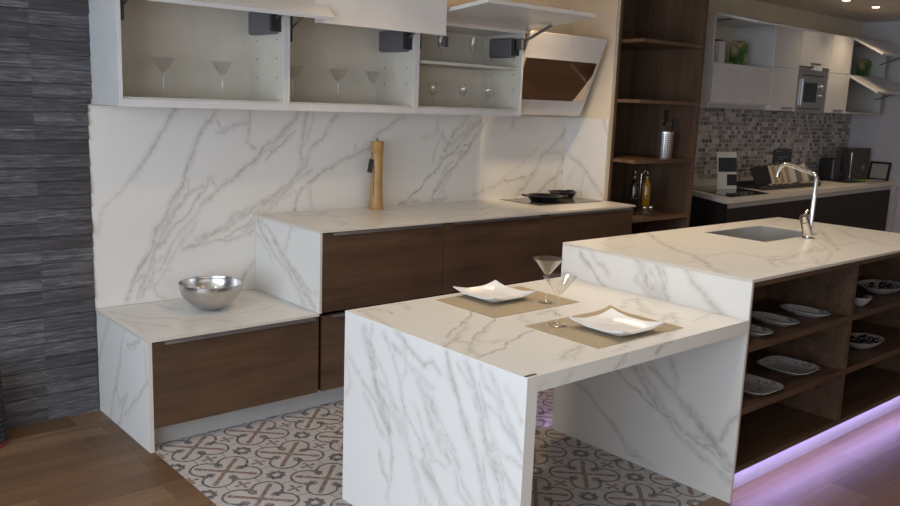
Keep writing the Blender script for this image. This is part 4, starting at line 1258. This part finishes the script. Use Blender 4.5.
def fr(y0, y1, z0, z1, dx0, dx1, mat, nm):
    bm = bmesh.new(); prism(bm, [(7.560+dx0,z0), (7.560+dx1,z0), (7.595+dx1,z1), (7.595+dx0,z1)], 1, y0, y1)
    return obj(nm, bm, mat, t)
fr(-.465,-.265,ZF,ZF+.185,.012,.020,'frame_black','back')
bm = bmesh.new()
for a in ((-.465,-.265,0,.020), (-.465,-.265,.165,.185), (-.465,-.447,.020,.165), (-.283,-.265,.020,.165)):
    k = .035/.185; prism(bm, [(7.560+a[2]*k,ZF+a[2]), (7.5715+a[2]*k,ZF+a[2]), (7.5715+a[3]*k,ZF+a[3]), (7.560+a[3]*k,ZF+a[3])], 1, a[0], a[1])
obj('frame', bm, 'frame_black', t)
k = .035/.185; bm = bmesh.new(); prism(bm, [(7.566+.02*k,ZF+.0205), (7.5715+.02*k,ZF+.0205), (7.5715+.165*k,ZF+.1645), (7.566+.165*k,ZF+.1645)], 1, -.4465, -.2835); obj('picture', bm, 'picture', t)
bm = bmesh.new(); lathe(bm, [(0,0), (.05,0), (.085,.007), (.086,.009), (.05,.004), (0,.004)], 32, (7.455,-.395,ZF)); tag(obj('saucer', bm, 'porcelain', base=(7.455,-.395,ZF), smooth=True), 'small pale dish in front of the framed picture', 'dish')

# dark ribbed object at the left edge of the picture
t = thing('umbrella_stand', 'dark ribbed stand with a red base at the left edge, before the slate wall', 'stand', (-.548,-.16,0))
bm = bmesh.new(); pr = [(0,.02)]
for k in range(14):
    z = .02+k*.022; r = .086-.012*(k/14); pr += [(r,z), (r+.004,z+.006), (r+.004,z+.014), (r-.002,z+.020)]
pr += [(.070,.33), (0,.33)]
lathe(bm, pr, 32, (-.548,-.16,0)); obj('body', bm, 'black_plastic', t, smooth=False)
bm = bmesh.new(); lathe(bm, [(0,0), (.088,0), (.089,.003), (.087,.019), (0,.019)], 32, (-.548,-.16,0)); obj('base', bm, 'red_plastic', t)

# ================================================================== light
downlight(6.442,-.633,'recessed ceiling spotlight shining warm in the far aisle', 14)
downlight(5.870,-.633,'faint recessed ceiling spotlight left of the bright one', 4)
for x, y, p, wm in LAMPS:
    downlight(x, y, 'recessed ceiling spotlight above the kitchen, outside the picture', p, warm=WARM[wm])
for nm, loc, rot, sx, sy, p, col in AREAS:
    l = bpy.data.lights.new(nm, 'AREA'); l.shape = 'RECTANGLE'; l.size = sx; l.size_y = sy; l.energy = p; l.color = col
    o = new(nm, l); o.location = loc; o.rotation_euler = rot
w = bpy.data.worlds.new('world'); bpy.context.scene.world = w; w.use_nodes = True
w.node_tree.nodes['Background'].inputs[0].default_value = (.75,.85,1.0,1); w.node_tree.nodes['Background'].inputs[1].default_value = .6

# ================================================================== camera
rx, rz_, roll = 1.3937405736365254, -0.7155164896091669, 0.037546039255188395
cam = bpy.data.cameras.new('camera'); cam.sensor_width = 36; cam.lens = 842.9/900*36; cam.clip_start = .05
co = new('camera', cam)
co.matrix_world = Matrix.Translation((-1.29444523,-4.00862710,1.51901175)) @ Matrix.Rotation(rz_, 4, 'Z') @ Matrix.Rotation(rx, 4, 'X') @ Matrix.Rotation(roll, 4, 'Z')
sc = bpy.context.scene; sc.camera = co
sc.view_settings.view_transform = 'Standard'; sc.view_settings.look = 'None'
sc.view_settings.gamma = 1; sc.view_settings.use_curve_mapping = False
sc.view_settings.exposure = EXPO
